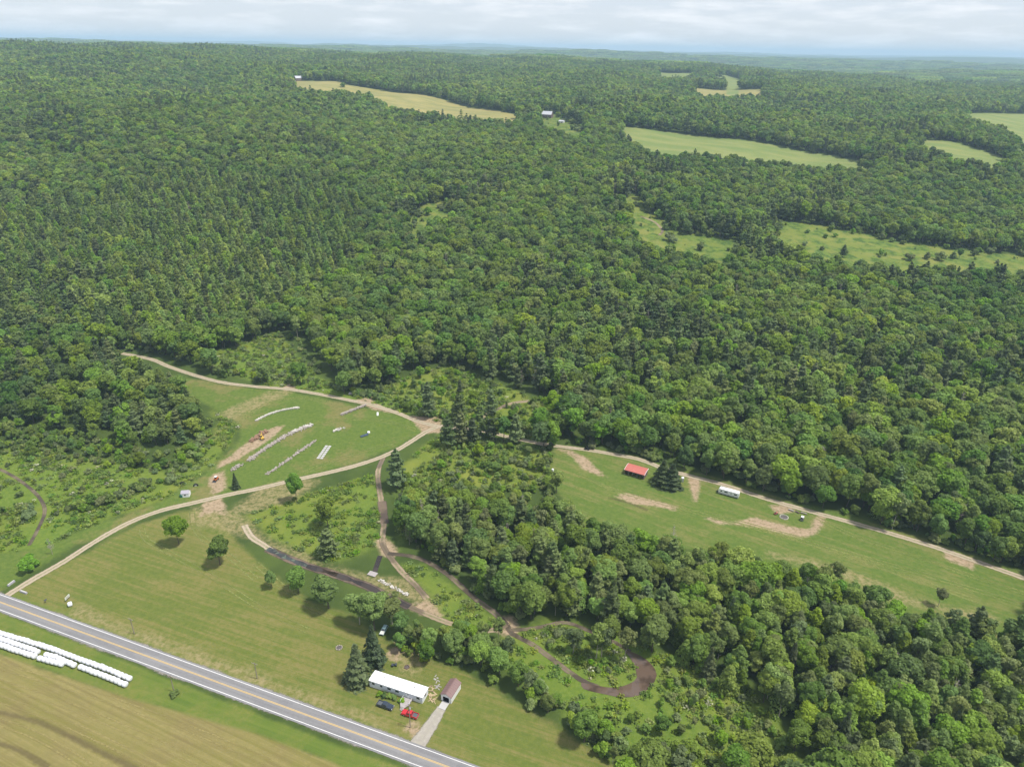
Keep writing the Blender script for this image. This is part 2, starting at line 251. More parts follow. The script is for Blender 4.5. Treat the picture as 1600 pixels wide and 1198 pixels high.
# wooded and scrubby ground, each with its own mixture
ZONES = [  # key, polygon, spacing, mixture, scale range, phrase
 ('fringe', [(-326.3,361.1),(-269.5,353.2),(-230.8,342.3),(-193.7,327.6),(-175,332.2),(-175.6,353.7),(-162.7,341),(-161.9,319.5),(-173.4,303),(-196.8,309.6),(-222.9,315.1),(-249.8,320.8),(-300.6,325.5)], 3.9, (('willow', .38), ('shrub', .42), ('bright', .2)), (.45, .95), 'along the foot of the knoll'),
 ('meadow', [(-308.2,336.1),(-256.1,331.1),(-227.8,324),(-201,318.2),(-177.5,310.7),(-166.2,340.9),(-158.3,334.2),(-161.2,311.3),(-167.8,296.3),(-183.9,283.7),(-199.6,273.1),(-217.3,267.6),(-251.6,258)], 9.0, (('willow', .75), ('shrub', .25)), (.22, .8), 'in the weedy meadow'),
 ('knoll', [(-386.9,445.1),(-326.7,447.5),(-281.3,462.3),(-239.6,435.4),(-213.9,410.7),(-182.4,370.6),(-164.9,330.6),(-177.5,310.7),(-201,318.2),(-227.8,324),(-256.1,331.1),(-308.2,336.1)], 7.6, (('broad', .56), ('pine', .27), ('cedar', .05), ('bright', .12)), (.55, .95), 'on the knoll'),
 ('scrub_track', [(-222.7,451.9),(-193.1,469.4),(-179.8,500.9),(-144.6,477.1),(-122.9,425.5),(-109.6,404.3),(-137.1,415.6),(-163,418.6),(-190.5,425.1)], 6.0, (('willow', .78), ('shrub', .22)), (.3, .85), 'in the upper scrub'),
 ('scrub_mid', [(-95.8,396.7),(-83.3,417.1),(-68.7,432.3),(-49.4,453.8),(-25.9,434.4),(0.1,413.8),(25.1,399.6),(18.7,351.1),(-10.8,364.3),(-41.3,370.7),(-61.6,380.3)], 6.6, (('shrub', .45), ('willow', .3), ('bright', .19), ('pine', .06)), (.45, .95), 'in the scrub above the junction'),
 ('scrub_core', [(-55.3,334.6),(-39.6,352.6),(-21,346.1),(-15.8,350.6),(0.6,341.8),(21.5,332.2),(21.5,285.6),(7.1,276.9),(-11.2,281.6),(-29.8,283.3),(-49.6,275.7),(-58.2,312.2)], 5.0, (('shrub', .55), ('willow', .25), ('bright', .2)), (.45, .95), 'in the scrub below the junction'),
 ('wet', [(55.8,194.2),(64.8,186.9),(74.6,175.9),(88.4,170.9),(92,145.4),(43,144.5),(32.9,158.7),(19,168.2),(6.3,181.3),(1.7,197.5),(13.2,187.2),(23.9,176.2),(36.8,173.3),(49.5,177.3)], 4.6, (('shrub', .48), ('willow', .3), ('bright', .15), ('aspen', .07)), (.35, .85), 'in the wet meadow'),
 ('hedge', [(-40.2,191.3),(-40.8,202.9),(-25.1,203.3),(-11.6,201.4),(1.7,197.5),(8.6,181.4),(19,167.7),(32.9,158.3),(44.9,144.5),(38.1,144.4),(23.6,158.6),(12.6,166.8),(1.9,173.1),(-9.4,181),(-16.7,188),(-23.4,185.8),(-34.7,185.5)], 5.2, (('broad', .42), ('aspen', .22), ('shrub', .18), ('bright', .18)), (.38, .72), 'in the hedgerow'),
 ('island', [(1.6,204),(21.3,207.8),(40.1,200.1),(45.9,190.9),(43.5,182.1),(31.1,182.4),(18,190.3),(6.5,199.3)], 4.2, (('shrub', .55), ('willow', .4), ('aspen', .05)), (.25, .7), 'inside the mud loop'),
 ('belt', [(-49.1,276.2),(-29.8,283.3),(-11.2,281.6),(7.1,276.9),(22.1,285.6),(32.7,274.6),(57.9,253),(73.3,244.8),(55.8,194.2),(40.1,200.1),(21.4,208.9),(9,207.5),(-0.9,211.7),(-12.7,222.8),(-25.5,236),(-37.7,246.9),(-46.9,257)], 5.3, (('broad', .36), ('pine', .20), ('spruce', .06), ('aspen', .20), ('cedar', .10), ('dead', .03), ('bright', .05)), (.6, 1.0), 'in the middle wood'),
 ('grove', [(57.9,253),(84.4,245.1),(123.3,237.9),(153.4,216),(198.3,185.7),(169.1,143.7),(90.9,142.3),(88.4,170.9),(74.6,175.9),(61.7,188.3),(55.8,194.2)], 5.0, (('broad', .33), ('cedar', .34), ('aspen', .22), ('pine', .07), ('spruce', .03), ('dead', .02), ('bright', .06)), (.6, 1.0), 'in the lower wood'),
]
LARCH = [(-603,757),(-470,764),(-406,842),(-290,878),(-174,793),(-144.5,640.7),(-186.4,522.9),(-236.1,484.8),(-321.7,469.5),(-417.7,488.3)]
PINES = [[(-28.6,482.2),(97.9,511.7),(238.5,493.4),(390.5,477.4),(337,397.6),(195.6,384.7),(98.7,388.7),(23.1,370.3),(-25.1,420)], [(-500,605),(-360,597),(-299.8,518.7),(-296.3,465),(-386.9,445.1)]]

TRACKS = {
 'main': ([(-199.8,217.3),(-197.5,222.6),(-194.1,229.6),(-188.9,239),(-182.9,253.1),(-175.3,266.3),(-165,276),(-152.6,282.6),(-139.9,289.5),(-126.3,295.7),(-112.6,303.2),(-98.2,310.3),(-83.3,318.2),(-71.4,326.8),(-62.5,335.7),(-55.1,346.3),(-49.1,355.9),(-42.7,362.2),(-35.1,364.8)], 4.0),
 'upper': ([(-274.7,458.1),(-250.4,449.5),(-233.8,438.8),(-212.4,427),(-189.4,416.6),(-164.7,411.1),(-143.2,408),(-121,401.3),(-99.1,393.1),(-86.3,388.4),(-69,378.3),(-56.3,369.3),(-42.8,362.9),(-29.3,361.2),(-14.3,358),(0.5,351.2),(18.5,344.6),(29.1,342.1),(43,339.1),(56.7,334.9),(69.9,330.1),(82.1,320.9),(94.2,314.6),(109,307.4),(128,294.9),(143.8,286.1),(161.5,276.7),(178.1,267.3),(189.3,260.5),(203.6,250.3),(218.9,239.1),(233.5,229)], 4.2),
 'two': ([(-68.4,329.5),(-69,314.9),(-66,300.2),(-61.6,283.7),(-58,268.5),(-56.9,256.7),(-53.6,249.2),(-46,237.5),(-37.9,227.8),(-32.6,220.4)], 3.4),
 'wood': ([(-52.9,248.3),(-38.8,245.2),(-25.4,234.8),(-14,221.7),(-6,214),(-0.3,206.9)], 3.2),
 'loop': ([(-0.3,206.9),(1.7,202.4),(8.8,197.7),(17.9,188.8),(25.4,181.7),(31.8,178)], 3.4),
 'back': ([(1.6,204.3),(9,205.2),(16.4,207.4),(22.6,208.9),(30.9,204.7),(40,199.1),(45.3,194.6)], 3.0),
 'ditchside': ([(-121.9,266.5),(-116.1,258.2),(-109.2,252.9),(-103.6,248.6)], 3.0),
 'bank': ([(-38.9,215.6),(-28.2,209.9),(-20.5,206.4),(-11.7,203.6),(-5.7,204.1),(-0.3,206.9)], 3.2),
 'spur': ([(-17.2,357.9),(-17.7,368.6),(-16.2,376.7),(-9.5,385.2),(0.2,394.2),(12.2,398.2)], 3.0),
 'creek': ([(-277,316.1),(-262.8,309.7),(-246.7,300),(-230,287.4),(-218.8,275.1),(-213.5,261.4),(-210.2,249.2)], 2.6),
 'pasture': ([(139,791),(152,776),(157,752),(151,738)], 4.0),
}
RUTS = [[(-150.1,276.4),(-144.4,264.8),(-136.4,255.7),(-126.1,248.9),(-115.3,239.8),(-104.4,230)], [(-166.9,262.3),(-161.7,255),(-148.2,246.5),(-123.4,231.4),(-99.4,215.2),(-75.7,202.1)], [(-105.6,281.3),(-108,277),(-113,273.8),(-120.9,270.5),(-130.7,273.1)], [(-107.7,240),(-92.7,226.4),(-79.4,215.7),(-67.7,209)], [(35.7,313.5),(52.4,300.5),(78.9,287.8),(103.8,275.8),(127.3,265.2),(150.7,251.2),(171.7,237.1),(191.2,224.2)], [(93.4,283.1),(114.9,272.6),(137.7,261.7),(160.9,248.8),(182.7,237.4),(208.5,222.8)], [(145.3,282),(157.5,267.3),(177.4,254),(197.6,239.7),(214.8,228.5)], [(-159.2,341.2),(-157.8,367.5),(-149.3,388.4),(-131.6,395.7),(-110.1,389.4)], [(-111.9,365),(-90.4,369.6),(-70.9,366.4),(-54.8,357.9)], [(-110.5,307.4),(-94.7,323.5),(-79.6,333.8),(-63.8,344.6)]]
HAY_RUTS = [[(-179.9,177.4),(-147.5,167.4),(-121.5,158),(-92,146.1)], [(-175.5,170.8),(-148.8,162.4),(-122.6,152.2),(-107.3,145.2)], [(-179.2,183),(-141.6,172.1),(-101.1,158.4),(-72.9,147.6)], [(-169.6,162),(-148.6,155.2),(-126.7,144.9)]]
TL = {k: smooth_line(v[0], 4.0) for k, v in TRACKS.items()}
DRIVE = [(-28,154.5),(-24.7,161.2),(-21.7,168.7)]
ROAD_A, ROAD_B = [(-199.8,214.3),(-18.2,147.2)]

# ground patches
PATCH = dict(
 hay=[[(-209,192.7),(-183,188.7),(-154.4,179.2),(-126.6,170.3),(-103.9,165.2),(-80.5,158.4),(-53.4,148.6),(-36.4,142),(-31,109.9),(-194.9,107.3)]],
 verge=[[(-267.7,235.7),(-196.5,209.3),(-90.1,168),(-29.2,145.2),(-5.3,134.5),(-27.7,134.1),(-53.3,148),(-80.2,157.6),(-126.6,170.3),(-183,188.7),(-243.6,206.4)], [(-197.9,219.2),(-141.8,198.9),(-87.1,178.2),(-30.9,157.5),(-27.5,155.2),(-30.8,157),(-86.3,176),(-140.3,195.8),(-199.3,217.4)]],
 lawn=[[(-201,218),(-198,223.3),(-185.2,242.1),(-169.3,266),(-153.7,277.8),(-140.7,275.8),(-126.5,261.6),(-107.7,240),(-80.3,219.2),(-63.1,210.8),(-49.2,202.7),(-39.1,192),(-16.5,185.1),(1.9,171.7),(16.6,162),(33.8,148.6),(39.9,137.3),(-5.7,143.6),(-85.6,173.9)]],
 air=[[(22.6,340.5),(57.1,338.3),(83.1,326.7),(110.1,311.6),(134.9,296.7),(160.8,282.3),(184.3,267.9),(205.7,253.8),(228.9,237.8),(209.7,188.8),(184.3,200.3),(153.4,216),(136.2,236.2),(111.7,243.8),(94.5,251.9),(58.6,257.5),(32.4,270.7),(22.8,299.4),(21.9,323.6)]],
 park=[[(-224.9,426.3),(-188.4,413.8),(-142.1,404.4),(-93.8,386.5),(-60.3,370.7),(-46,361.3),(-63,339.1),(-80.9,322.7),(-126.1,295.1),(-152.2,281.5),(-164.5,275),(-178,260.1),(-190,250.6),(-203.5,219.8),(-225.2,228.8),(-233.7,240.7),(-204,245.8),(-193.5,262),(-168,282.6),(-158.8,305.4),(-154.6,324.3),(-150.4,341.5),(-160.1,363.5),(-182.6,383),(-203.2,395),(-216.7,412.4)]],
 lush=[[(-49.7,243.7),(-36.9,241),(-13.7,217.3),(-0.9,208.3),(-11.7,203.6),(-25.8,211),(-31.3,220.5),(-38.3,230.5)], [(-123.5,273.9),(-102.6,290.5),(-68.7,311.9),(-62.8,278.5),(-56.8,254.4),(-75.2,240.9),(-107.8,257.5)], [(-308.2,336.1),(-227.8,324),(-177.5,310.7),(-166.2,340.9),(-169.3,363.2),(-181,378.9),(-156.9,359.7),(-154.6,324.3),(-158.8,305.4),(-168,282.6),(-193.5,262),(-204,245.8),(-233.7,240.7)], [(-222.7,451.9),(-179,498.6),(-127.1,425.4),(-96.6,400.2),(-68,427.4),(-44.4,448.8),(0.1,413.8),(24.6,386.7),(18.6,347.4),(-41,367.6),(-94.8,391.5),(-161.8,414.9)], [(-58.7,315.2),(-39.9,356.3),(-13.8,346.3),(22.5,337),(20.9,302.2),(-12,301.3),(-42.2,284.1),(-48.7,250.2)], [(-3.1,199),(16.5,211.1),(40.5,203.3),(58.2,194.2),(88.8,172.2),(94.8,142.4),(40.6,141.3),(19,167),(1.8,184),(-12.5,195.6)]],
 dirt=[[(-147.2,282.8),(-140.2,286.3),(-136.1,281.1),(-134.2,274.5),(-139.8,277.3),(-144.3,272.6)], [(24.7,340.5),(34.2,338.8),(40.5,330.2),(44.7,320),(52.1,311.1),(45.7,313.2),(38.6,319.8),(34.7,330.7)], [(93.7,315.2),(97.7,312.3),(94.7,302.3),(93,292.1),(89.9,290.9),(91.1,300.4)], [(92.4,278.9),(106.8,275.9),(117,279.7),(122.1,276.3),(138.9,271.3),(149.4,284.6),(151.3,281.6),(141.2,267),(132.9,264.4),(117.6,271.7),(97.3,274.1)], [(-152.9,319.8),(-147,336.7),(-142.2,349),(-136.5,359.6),(-130.7,361.4),(-134.2,346.4),(-138.9,333.6),(-145.7,323.3),(-153.1,311.6)], [(-99.1,393.1),(-88.5,400.4),(-83.5,390.2),(-67.1,378.4),(-83.1,381.8)], [(-149.5,415.2),(-145.1,417.2),(-139.6,409.9),(-143.5,406.2)], [(-39.2,217.7),(-32.2,219.3),(-29.9,216.5),(-25.8,211),(-33.3,211.5),(-38.7,214.2)], [(-42.9,201.3),(-39.3,198.1),(-38,192),(-40.3,188.9),(-43.6,191.9),(-41.3,195.6)], [(-60.3,256.6),(-57.2,260),(-48.9,251.1),(-49.6,244.9),(-54.3,246.5)], [(-60.8,374.6),(-41.8,375.5),(-39.8,355.5),(-50.8,355.1)], [(-3.4,210.6),(1.6,211.8),(4.6,204.1),(0.5,200.7),(-4.4,203.8)], [(127.8,289.5),(137.3,289.7),(138.5,284.4),(128.9,283.1)], [(195.4,255.7),(205.2,248.2),(199.9,243.9),(191.5,251.3)], [(-153.6,308.6),(-148.2,311.8),(-141.1,294.5),(-145.3,291.5),(-151.7,299.8)], [(58.5,297.9),(67.3,292.7),(82.1,287.9),(79.8,284.1),(63.4,288.2),(51.7,294.8)], [(-31.5,162.2),(-27.1,159.9),(-27.2,157.5),(-32.2,159.3)]],
 dry=[[(-151.3,279.5),(-128.9,276.2),(-107.5,256.6),(-74.8,239.2),(-57.3,233.2),(-41.1,231.6),(-31.3,220.5),(-25.8,211),(-39.3,218.4),(-62.3,231.1),(-88.8,240.5),(-109.2,252.9),(-129.4,261.5),(-149.5,268)], [(-169.1,213.4),(-114.9,191.7),(-73,175.5),(-40.1,163.3),(-39.7,160.9),(-76.5,172.7),(-118.3,188.7),(-168.3,207.6)], [(-127,297.9),(-107.3,307.5),(-96.5,303.8),(-104.9,287.7),(-119.9,276.6),(-131.8,276.1)], [(-36.1,195.1),(-28.7,192.2),(-31.8,180.5),(-37.8,183.2)], [(115.2,254.8),(147,242.6),(164.1,227.2),(193.6,215.4),(190.2,211.9),(156.9,223.3),(137.9,240.3),(114,251.2)], [(-166.2,340.9),(-162.9,371.3),(-146.7,392.7),(-138.6,406.3),(-154.3,404.1),(-173.4,379.2),(-166.4,355.6)]],
)
FAR_TAN = ['ridge_hay', 'hill_hay']; FAR_GREEN = ['right_hay', 'corner_hay', 'top_hay', 'hill_green', 'hill_green2']; FAR_WILD = ['barnyard', 'pasture_a', 'pasture_b', 'glade']

# ------------------------------------------------------------------ terrain
class NT:
    """small node-graph helper"""
    def __init__(s, name):
        s.m, s.nt = mat(name); s.out = s.nt.nodes.new('ShaderNodeOutputMaterial')
    def n(s, t, **kw):
        x = s.nt.nodes.new('ShaderNode'+t)
        for k, v in kw.items(): setattr(x, k, v)
        return x
    def l(s, a, b): s.nt.links.new(a, b)
    def math(s, op, a, b=None, c=None, clamp=False):
        x = s.n('Math', operation=op, use_clamp=clamp)
        for i, v in enumerate((a, b, c)):
            if v is None: continue
            if isinstance(v, (int, float)): x.inputs[i].default_value = v
            else: s.l(v, x.inputs[i])
        return x.outputs[0]
    def noise(s, vec, scale, detail=4, rough=0.55, dist=0.0):
        x = s.n('TexNoise'); x.inputs['Scale'].default_value = scale; x.inputs['Detail'].default_value = detail; x.inputs['Roughness'].default_value = rough; x.inputs['Distortion'].default_value = dist
        s.l(vec, x.inputs['Vector']); return x.outputs['Fac']
    def mapping(s, vec, rz=0.0, scale=(1, 1, 1)):
        x = s.n('Mapping'); x.inputs['Rotation'].default_value = (0, 0, rz); s.l(vec, x.inputs['Vector']); y = s.n('Mapping'); y.inputs['Scale'].default_value = scale; s.l(x.outputs[0], y.inputs['Vector']); return y.outputs[0]
    def ramp(s, v, a, b, x=0.0, y=1.0):
        r = s.n('MapRange', interpolation_type='SMOOTHSTEP'); s.l(v, r.inputs[0])
        for i, k in enumerate((a, b, x, y)): r.inputs[i+1].default_value = k
        return r.outputs[0]
    def mix(s, f, a, b):
        x = s.n('MixRGB')
        for i, v in enumerate((f, a, b)):
            if isinstance(v, tuple): x.inputs[i].default_value = (*v, 1)
            elif isinstance(v, (int, float)): x.inputs[i].default_value = v
            else: s.l(v, x.inputs[i])
        return x.outputs[0]
    def attr(s, name): return s.n('Attribute', attribute_name=name).outputs['Fac']
    def finish(s, colour, rough=0.9, spec=0.15, bump=None, bs=0.3, bd=0.3):
        b = s.n('BsdfPrincipled'); b.inputs['Specular IOR Level'].default_value = spec
        if isinstance(rough, float): b.inputs['Roughness'].default_value = rough
        else: s.l(rough, b.inputs['Roughness'])
        if isinstance(colour, tuple): b.inputs['Base Color'].default_value = (*colour, 1)
        else: s.l(colour, b.inputs['Base Color'])
        if bump is not None:
            bp = s.n('Bump'); bp.inputs['Strength'].default_value = bs; bp.inputs['Distance'].default_value = bd; s.l(bump, bp.inputs['Height']); s.l(bp.outputs[0], b.inputs['Normal'])
        s.bsdf = b; s.l(b.outputs[0], s.out.inputs[0]); return s.m
ROAD_ANG = math.atan2(ROAD_B[1]-ROAD_A[1], ROAD_B[0]-ROAD_A[0])
AIR_ANG = R(-33)
def ground_material():
    g = NT('ground_cover'); P = g.n('NewGeometry').outputs['Position']
    big = g.noise(P, 0.012, 4); med = g.noise(P, 0.06, 5, 0.6); fine = g.noise(P, 0.5, 6, 0.7); tiny = g.noise(P, 2.2, 4, 0.7)
    rows = g.noise(g.mapping(P, -ROAD_ANG, (0.012, 0.55, 0.2)), 1.0, 5, 0.65)           # mowing rows along the road
    rows_air = g.noise(g.mapping(P, -AIR_ANG, (0.012, 0.30, 0.2)), 1.0, 5, 0.65)
    rows_hay = g.noise(g.mapping(P, -ROAD_ANG+0.06, (0.008, 0.62, 0.2)), 1.0, 6, 0.72)
    edge = g.math('MULTIPLY_ADD', med, 9.0, -4.5); edge2 = g.math('MULTIPLY_ADD', fine, 4.0, -2.0); edge = g.math('ADD', edge, edge2)
    def cov(name, k=1.0, soft=1.2):
        return g.ramp(g.math('MULTIPLY_ADD', edge, k, g.attr(name)), -soft, soft)
    def tone(v, a, b, lo=0.3, hi=0.7): return g.mix(g.ramp(v, lo, hi), a, b)
    c = tone(med, (0.048, 0.076, 0.018), (0.075, 0.110, 0.024))
    c = g.mix(cov('lush', 1.0, 3.0), c, g.mix(g.ramp(big, .42, .6), tone(fine, (0.090, 0.152, 0.022), (0.150, 0.205, 0.034)), tone(med, (0.125, 0.170, 0.026), (0.195, 0.218, 0.040))))
    worn = g.noise(P, .035, 6, .68)
    c = g.mix(cov('park', .8, 2.0), c, g.mix(g.ramp(worn, .50, .64), tone(fine, (0.078, 0.128, 0.022), (0.128, 0.172, 0.034)), tone(fine, (0.140, 0.146, 0.040), (0.20, 0.18, 0.068))))
    c = g.mix(cov('air', .6, 2.0), c, g.mix(g.ramp(g.math('MULTIPLY_ADD', worn, .5, g.math('MULTIPLY', rows_air, .5)), .46, .60), tone(fine, (0.080, 0.132, 0.024), (0.122, 0.168, 0.034)), tone(fine, (0.132, 0.158, 0.038), (0.195, 0.185, 0.064))))
    c = g.mix(cov('lawn', .7, 2.0), c, g.mix(g.ramp(g.math('MULTIPLY_ADD', worn, .45, g.math('MULTIPLY', rows, .55)), .43, .58), tone(fine, (0.098, 0.132, 0.026), (0.138, 0.162, 0.034)), tone(fine, (0.145, 0.156, 0.036), (0.205, 0.180, 0.064))))
    c = g.mix(cov('hay', .45, 1.2), c, g.mix(g.ramp(rows_hay, .36, .66), g.mix(g.ramp(med, .4, .65), (0.178, 0.162, 0.046), (0.175, 0.140, 0.056)), tone(fine, (0.215, 0.188, 0.066), (0.270, 0.226, 0.088))))
    c = g.mix(cov('verge', .3, 1.0), c, g.mix(g.ramp(med, .35, .7), tone(rows, (0.085, 0.138, 0.022), (0.125, 0.170, 0.030)), tone(fine, (0.115, 0.160, 0.026), (0.190, 0.185, 0.050))))
    c = g.mix(g.math('MULTIPLY', cov('dry', 1.0, 3.0), g.ramp(fine, .36, .58, .25, .9)), c, tone(fine, (0.20, 0.175, 0.070), (0.30, 0.25, 0.125)))
    c = g.mix(g.math('MULTIPLY', cov('dirt', .75, 1.4), g.ramp(fine, .3, .5, .45, 1)), c, tone(fine, (0.27, 0.195, 0.120), (0.40, 0.305, 0.205)))
    fr = g.noise(g.mapping(P, 0.5, (0.01, 0.05, .1)), 1.0, 4, .6)
    c = g.mix(cov('fartan', 1.0, 3.0), c, tone(fr, (0.215, 0.215, 0.075), (0.33, 0.285, 0.105)))
    c = g.mix(cov('fargreen', 1.0, 3.0), c, tone(fr, (0.150, 0.205, 0.058), (0.230, 0.250, 0.082)))
    c = g.mix(cov('farwild', 1.6, 4.0), c, g.mix(g.ramp(med, .42, .62), tone(g.noise(P, .14, 5, .7), (0.060, 0.110, 0.022), (0.140, 0.195, 0.034), .4, .6), tone(fr, (0.150, 0.190, 0.036), (0.205, 0.215, 0.052))))
    c = g.mix(g.ramp(tiny, .35, .65, 0, .22), c, g.mix(0.5, c, (0.05, 0.07, 0.02)))
    hgt = g.math('MULTIPLY_ADD', fine, 0.6, tiny)
    return g.finish(c, 0.95, 0.08, hgt, 0.5, 0.35)
def growing(a, b, s0, q):
    out = [a]; s = s0
    while out[-1] < b: s *= q; out.append(out[-1]+s)
    return out
def build_ground():
    gx = list(np.arange(-420, 421, 2.0)); ex = growing(420, 22000, 2.5, 1.055); gx = [-v for v in ex[:0:-1]]+gx+ex[1:]
    gy = list(np.arange(60, 620, 2.0)); ey = growing(gy[-1], 26000, 2.0, 1.016); by = growing(-60, 4000, 6, 1.2); gy = [-v for v in by[::-1]]+gy+ey[1:]
    gx, gy = np.array(gx), np.array(gy)
    X, Y = np.meshgrid(gx, gy); x, y = X.ravel(), Y.ravel(); z = ground_z(x, y); nx, ny = len(gx), len(gy)
    # the ditch, the creek and the pond lie a little lower
    i = np.arange(nx*ny).reshape(ny, nx); F = np.stack([i[:-1, :-1], i[:-1, 1:], i[1:, 1:], i[1:, :-1]], -1).reshape(-1, 4)
    me = mesh_np('ground', np.stack([x, y, z], 1), F, ground_material()); me.shade_smooth()
    def put(name, polys):
        a = me.attributes.new(name, 'FLOAT', 'POINT'); a.data.foreach_set('value', sdf(polys, x, y).astype(np.float32))
    for k in ('hay', 'verge', 'lawn', 'air', 'park', 'lush', 'dirt', 'dry'): put(k, PATCH[k])
    put('fartan', [FARG[k][j] for k in FAR_TAN for j in range(6)]); put('fargreen', [FARG[k][j] for k in FAR_GREEN for j in range(6)]); put('farwild', [FARG[k][j] for k in FAR_WILD for j in range(6)])
    o = bpy.data.objects.new('ground', me); col.objects.link(o); o['kind'] = 'structure'; return o
build_ground()

# ------------------------------------------------------------------ road, tracks, water
def strip(name, line, width, material, lift, kind='structure', edge_attr=True, wfun=None):
    P = [Vector(p) for p in line]; V = []; A = []; S = []; cols = [-1, -.6, -.25, .25, .6, 1]; run = 0.0
    for i, p in enumerate(P):
        t = (P[min(i+1, len(P)-1)]-P[max(i-1, 0)]).normalized(); nrm = Vector((-t.y, t.x)); w = width*(wfun(i/(len(P)-1)) if wfun else 1)
        if i: run += (p-P[i-1]).length
        for c in cols:
            q = p+nrm*(c*w/2); V.append((q.x, q.y, gz(q.x, q.y)+lift)); A.append(c); S.append(run)
    n = len(cols); F = [(i*n+j, (i+1)*n+j, (i+1)*n+j+1, i*n+j+1) for i in range(len(P)-1) for j in range(n-1)]
    me = bpy.data.meshes.new(name); me.from_pydata(V, [], F); me.materials.append(material)
    a = me.attributes.new('across', 'FLOAT', 'POINT'); a.data.foreach_set('value', A)
    b = me.attributes.new('along', 'FLOAT', 'POINT'); b.data.foreach_set('value', S)
    me.update(); me.flip_normals() if me.polygons[0].normal.z < 0 else None
    o = bpy.data.objects.new(name, me); col.objects.link(o)
    if kind: o['kind'] = kind
    return o
def track_material(name, light, dark, rut=0.5, grass=0.7, wet=0.0):
    """two worn wheel lines, a weedy crown between them and ragged edges"""
    g = NT(name); P = g.n('NewGeometry').outputs['Position']; a = g.math('ABSOLUTE', g.attr('across'))
    fine = g.noise(P, 0.7, 6, .7); med = g.noise(P, 0.09, 4)
    d = g.math('ABSOLUTE', g.math('SUBTRACT', a, rut))
    wheel = g.ramp(g.math('MULTIPLY_ADD', fine, 0.24, d), 0.46, 0.24)
    mid = g.mix(g.ramp(fine, .4, .6), tuple(v*.75 for v in light), (0.13, 0.15, 0.05))
    base = g.mix(g.ramp(fine, .35, .65), tuple(v*.82 for v in light), light)
    c = g.mix(g.math('MULTIPLY', g.math('SUBTRACT', 1.0, wheel), grass), base, mid)
    if wet: c = g.mix(g.math('MULTIPLY', g.ramp(med, .42, .58), wet), c, dark)
    m = g.finish(c, 0.9 if not wet else g.ramp(med, .45, .6, .9, .45), 0.2, fine, .3, .2)
    tr = g.n('BsdfTransparent'); ms = g.n('MixShader')
    f = g.ramp(g.math('MULTIPLY_ADD', g.math('ADD', fine, med), 0.55, a), 1.22, 1.48)
    g.l(f, ms.inputs[0]); g.l(g.bsdf.outputs[0], ms.inputs[1]); g.l(tr.outputs[0], ms.inputs[2]); g.l(ms.outputs[0], g.out.inputs[0])
    return m
MT['track'] = track_material('dirt_track', (0.43, 0.355, 0.255), (0.2, .15, .1), .48, .7)
MT['track_brown'] = track_material('brown_track', (0.33, 0.255, 0.17), (0.09, 0.066, 0.046), .5, .8, 0.7)
MT['track_mud'] = track_material('mud_track', (0.19, 0.145, 0.105), (0.055, 0.042, 0.032), .5, .75, 0.85)
MT['gravel'] = track_material('gravel_drive', (0.36, 0.33, 0.28), (0.2, .2, .2), .5, .12)
MT['shoulder'] = track_material('road_shoulder', (0.30, 0.275, 0.235), (0.2, .2, .2), .5, .1)
strip('dirt_track', TL['main'], 4.1, MT['track'], .055); strip('dirt_track', TL['upper'], 4.2, MT['track'], .07)
strip('grass_two_track', TL['two'], 3.3, MT['track_brown'], .05); strip('mud_track', TL['wood'], 2.9, MT['track_mud'], .06)
strip('mud_track', TL['loop'], 2.6, MT['track_mud'], .05); strip('mud_track', TL['back'], 2.2, MT['track_mud'], .065)
strip('dirt_path', TL['ditchside'], 3.6, MT['track'], .05); strip('dirt_path', TL['bank'], 3.0, MT['track_brown'], .075)
strip('dirt_path', TL['spur'], 3.6, MT['track_brown'], .05); strip('creek_path', TL['creek'], 2.0, MT['track_mud'], .05); strip('pasture_path', TL['pasture'], 3.5, MT['track_brown'], .06)
strip('driveway', smooth_line(DRIVE, 3), 5.2, MT['gravel'], .06, wfun=lambda t: 1.25-.5*t)

def rut_material(name, c, amount):
    """a pair of wheel lines pressed into grass"""
    g = NT(name); P = g.n('NewGeometry').outputs['Position']; a = g.math('ABSOLUTE', g.attr('across')); fine = g.noise(P, .9, 5, .7); med = g.noise(P, .05, 3)
    g.finish(g.mix(g.ramp(fine, .35, .65), c, tuple(v*1.25 for v in c)), .95, .1); tr = g.n('BsdfTransparent'); ms = g.n('MixShader')
    f = g.math('MULTIPLY', g.ramp(g.math('ABSOLUTE', g.math('SUBTRACT', a, .72)), .30, .10), g.math('MULTIPLY', g.ramp(fine, .22, .55), g.ramp(med, .3, .6, .3, 1)), clamp=True); f = g.math('MULTIPLY', f, amount)
    g.l(f, ms.inputs[0]); g.l(tr.outputs[0], ms.inputs[1]); g.l(g.bsdf.outputs[0], ms.inputs[2]); g.l(ms.outputs[0], g.out.inputs[0]); return g.m
MT['rut'] = rut_material('wheel_ruts', (0.185, 0.205, 0.060), .85); MT['hay_rut'] = rut_material('hay_wheel_ruts', (0.265, 0.225, 0.085), .7)
for i, L in enumerate(RUTS): strip('wheel_ruts', smooth_line(L, 3.0), 2.9, MT['rut'], .025+.003*i)
for i, L in enumerate(HAY_RUTS): strip('wheel_ruts', smooth_line(L, 3.0), 3.0, MT['hay_rut'], .03+.003*i)
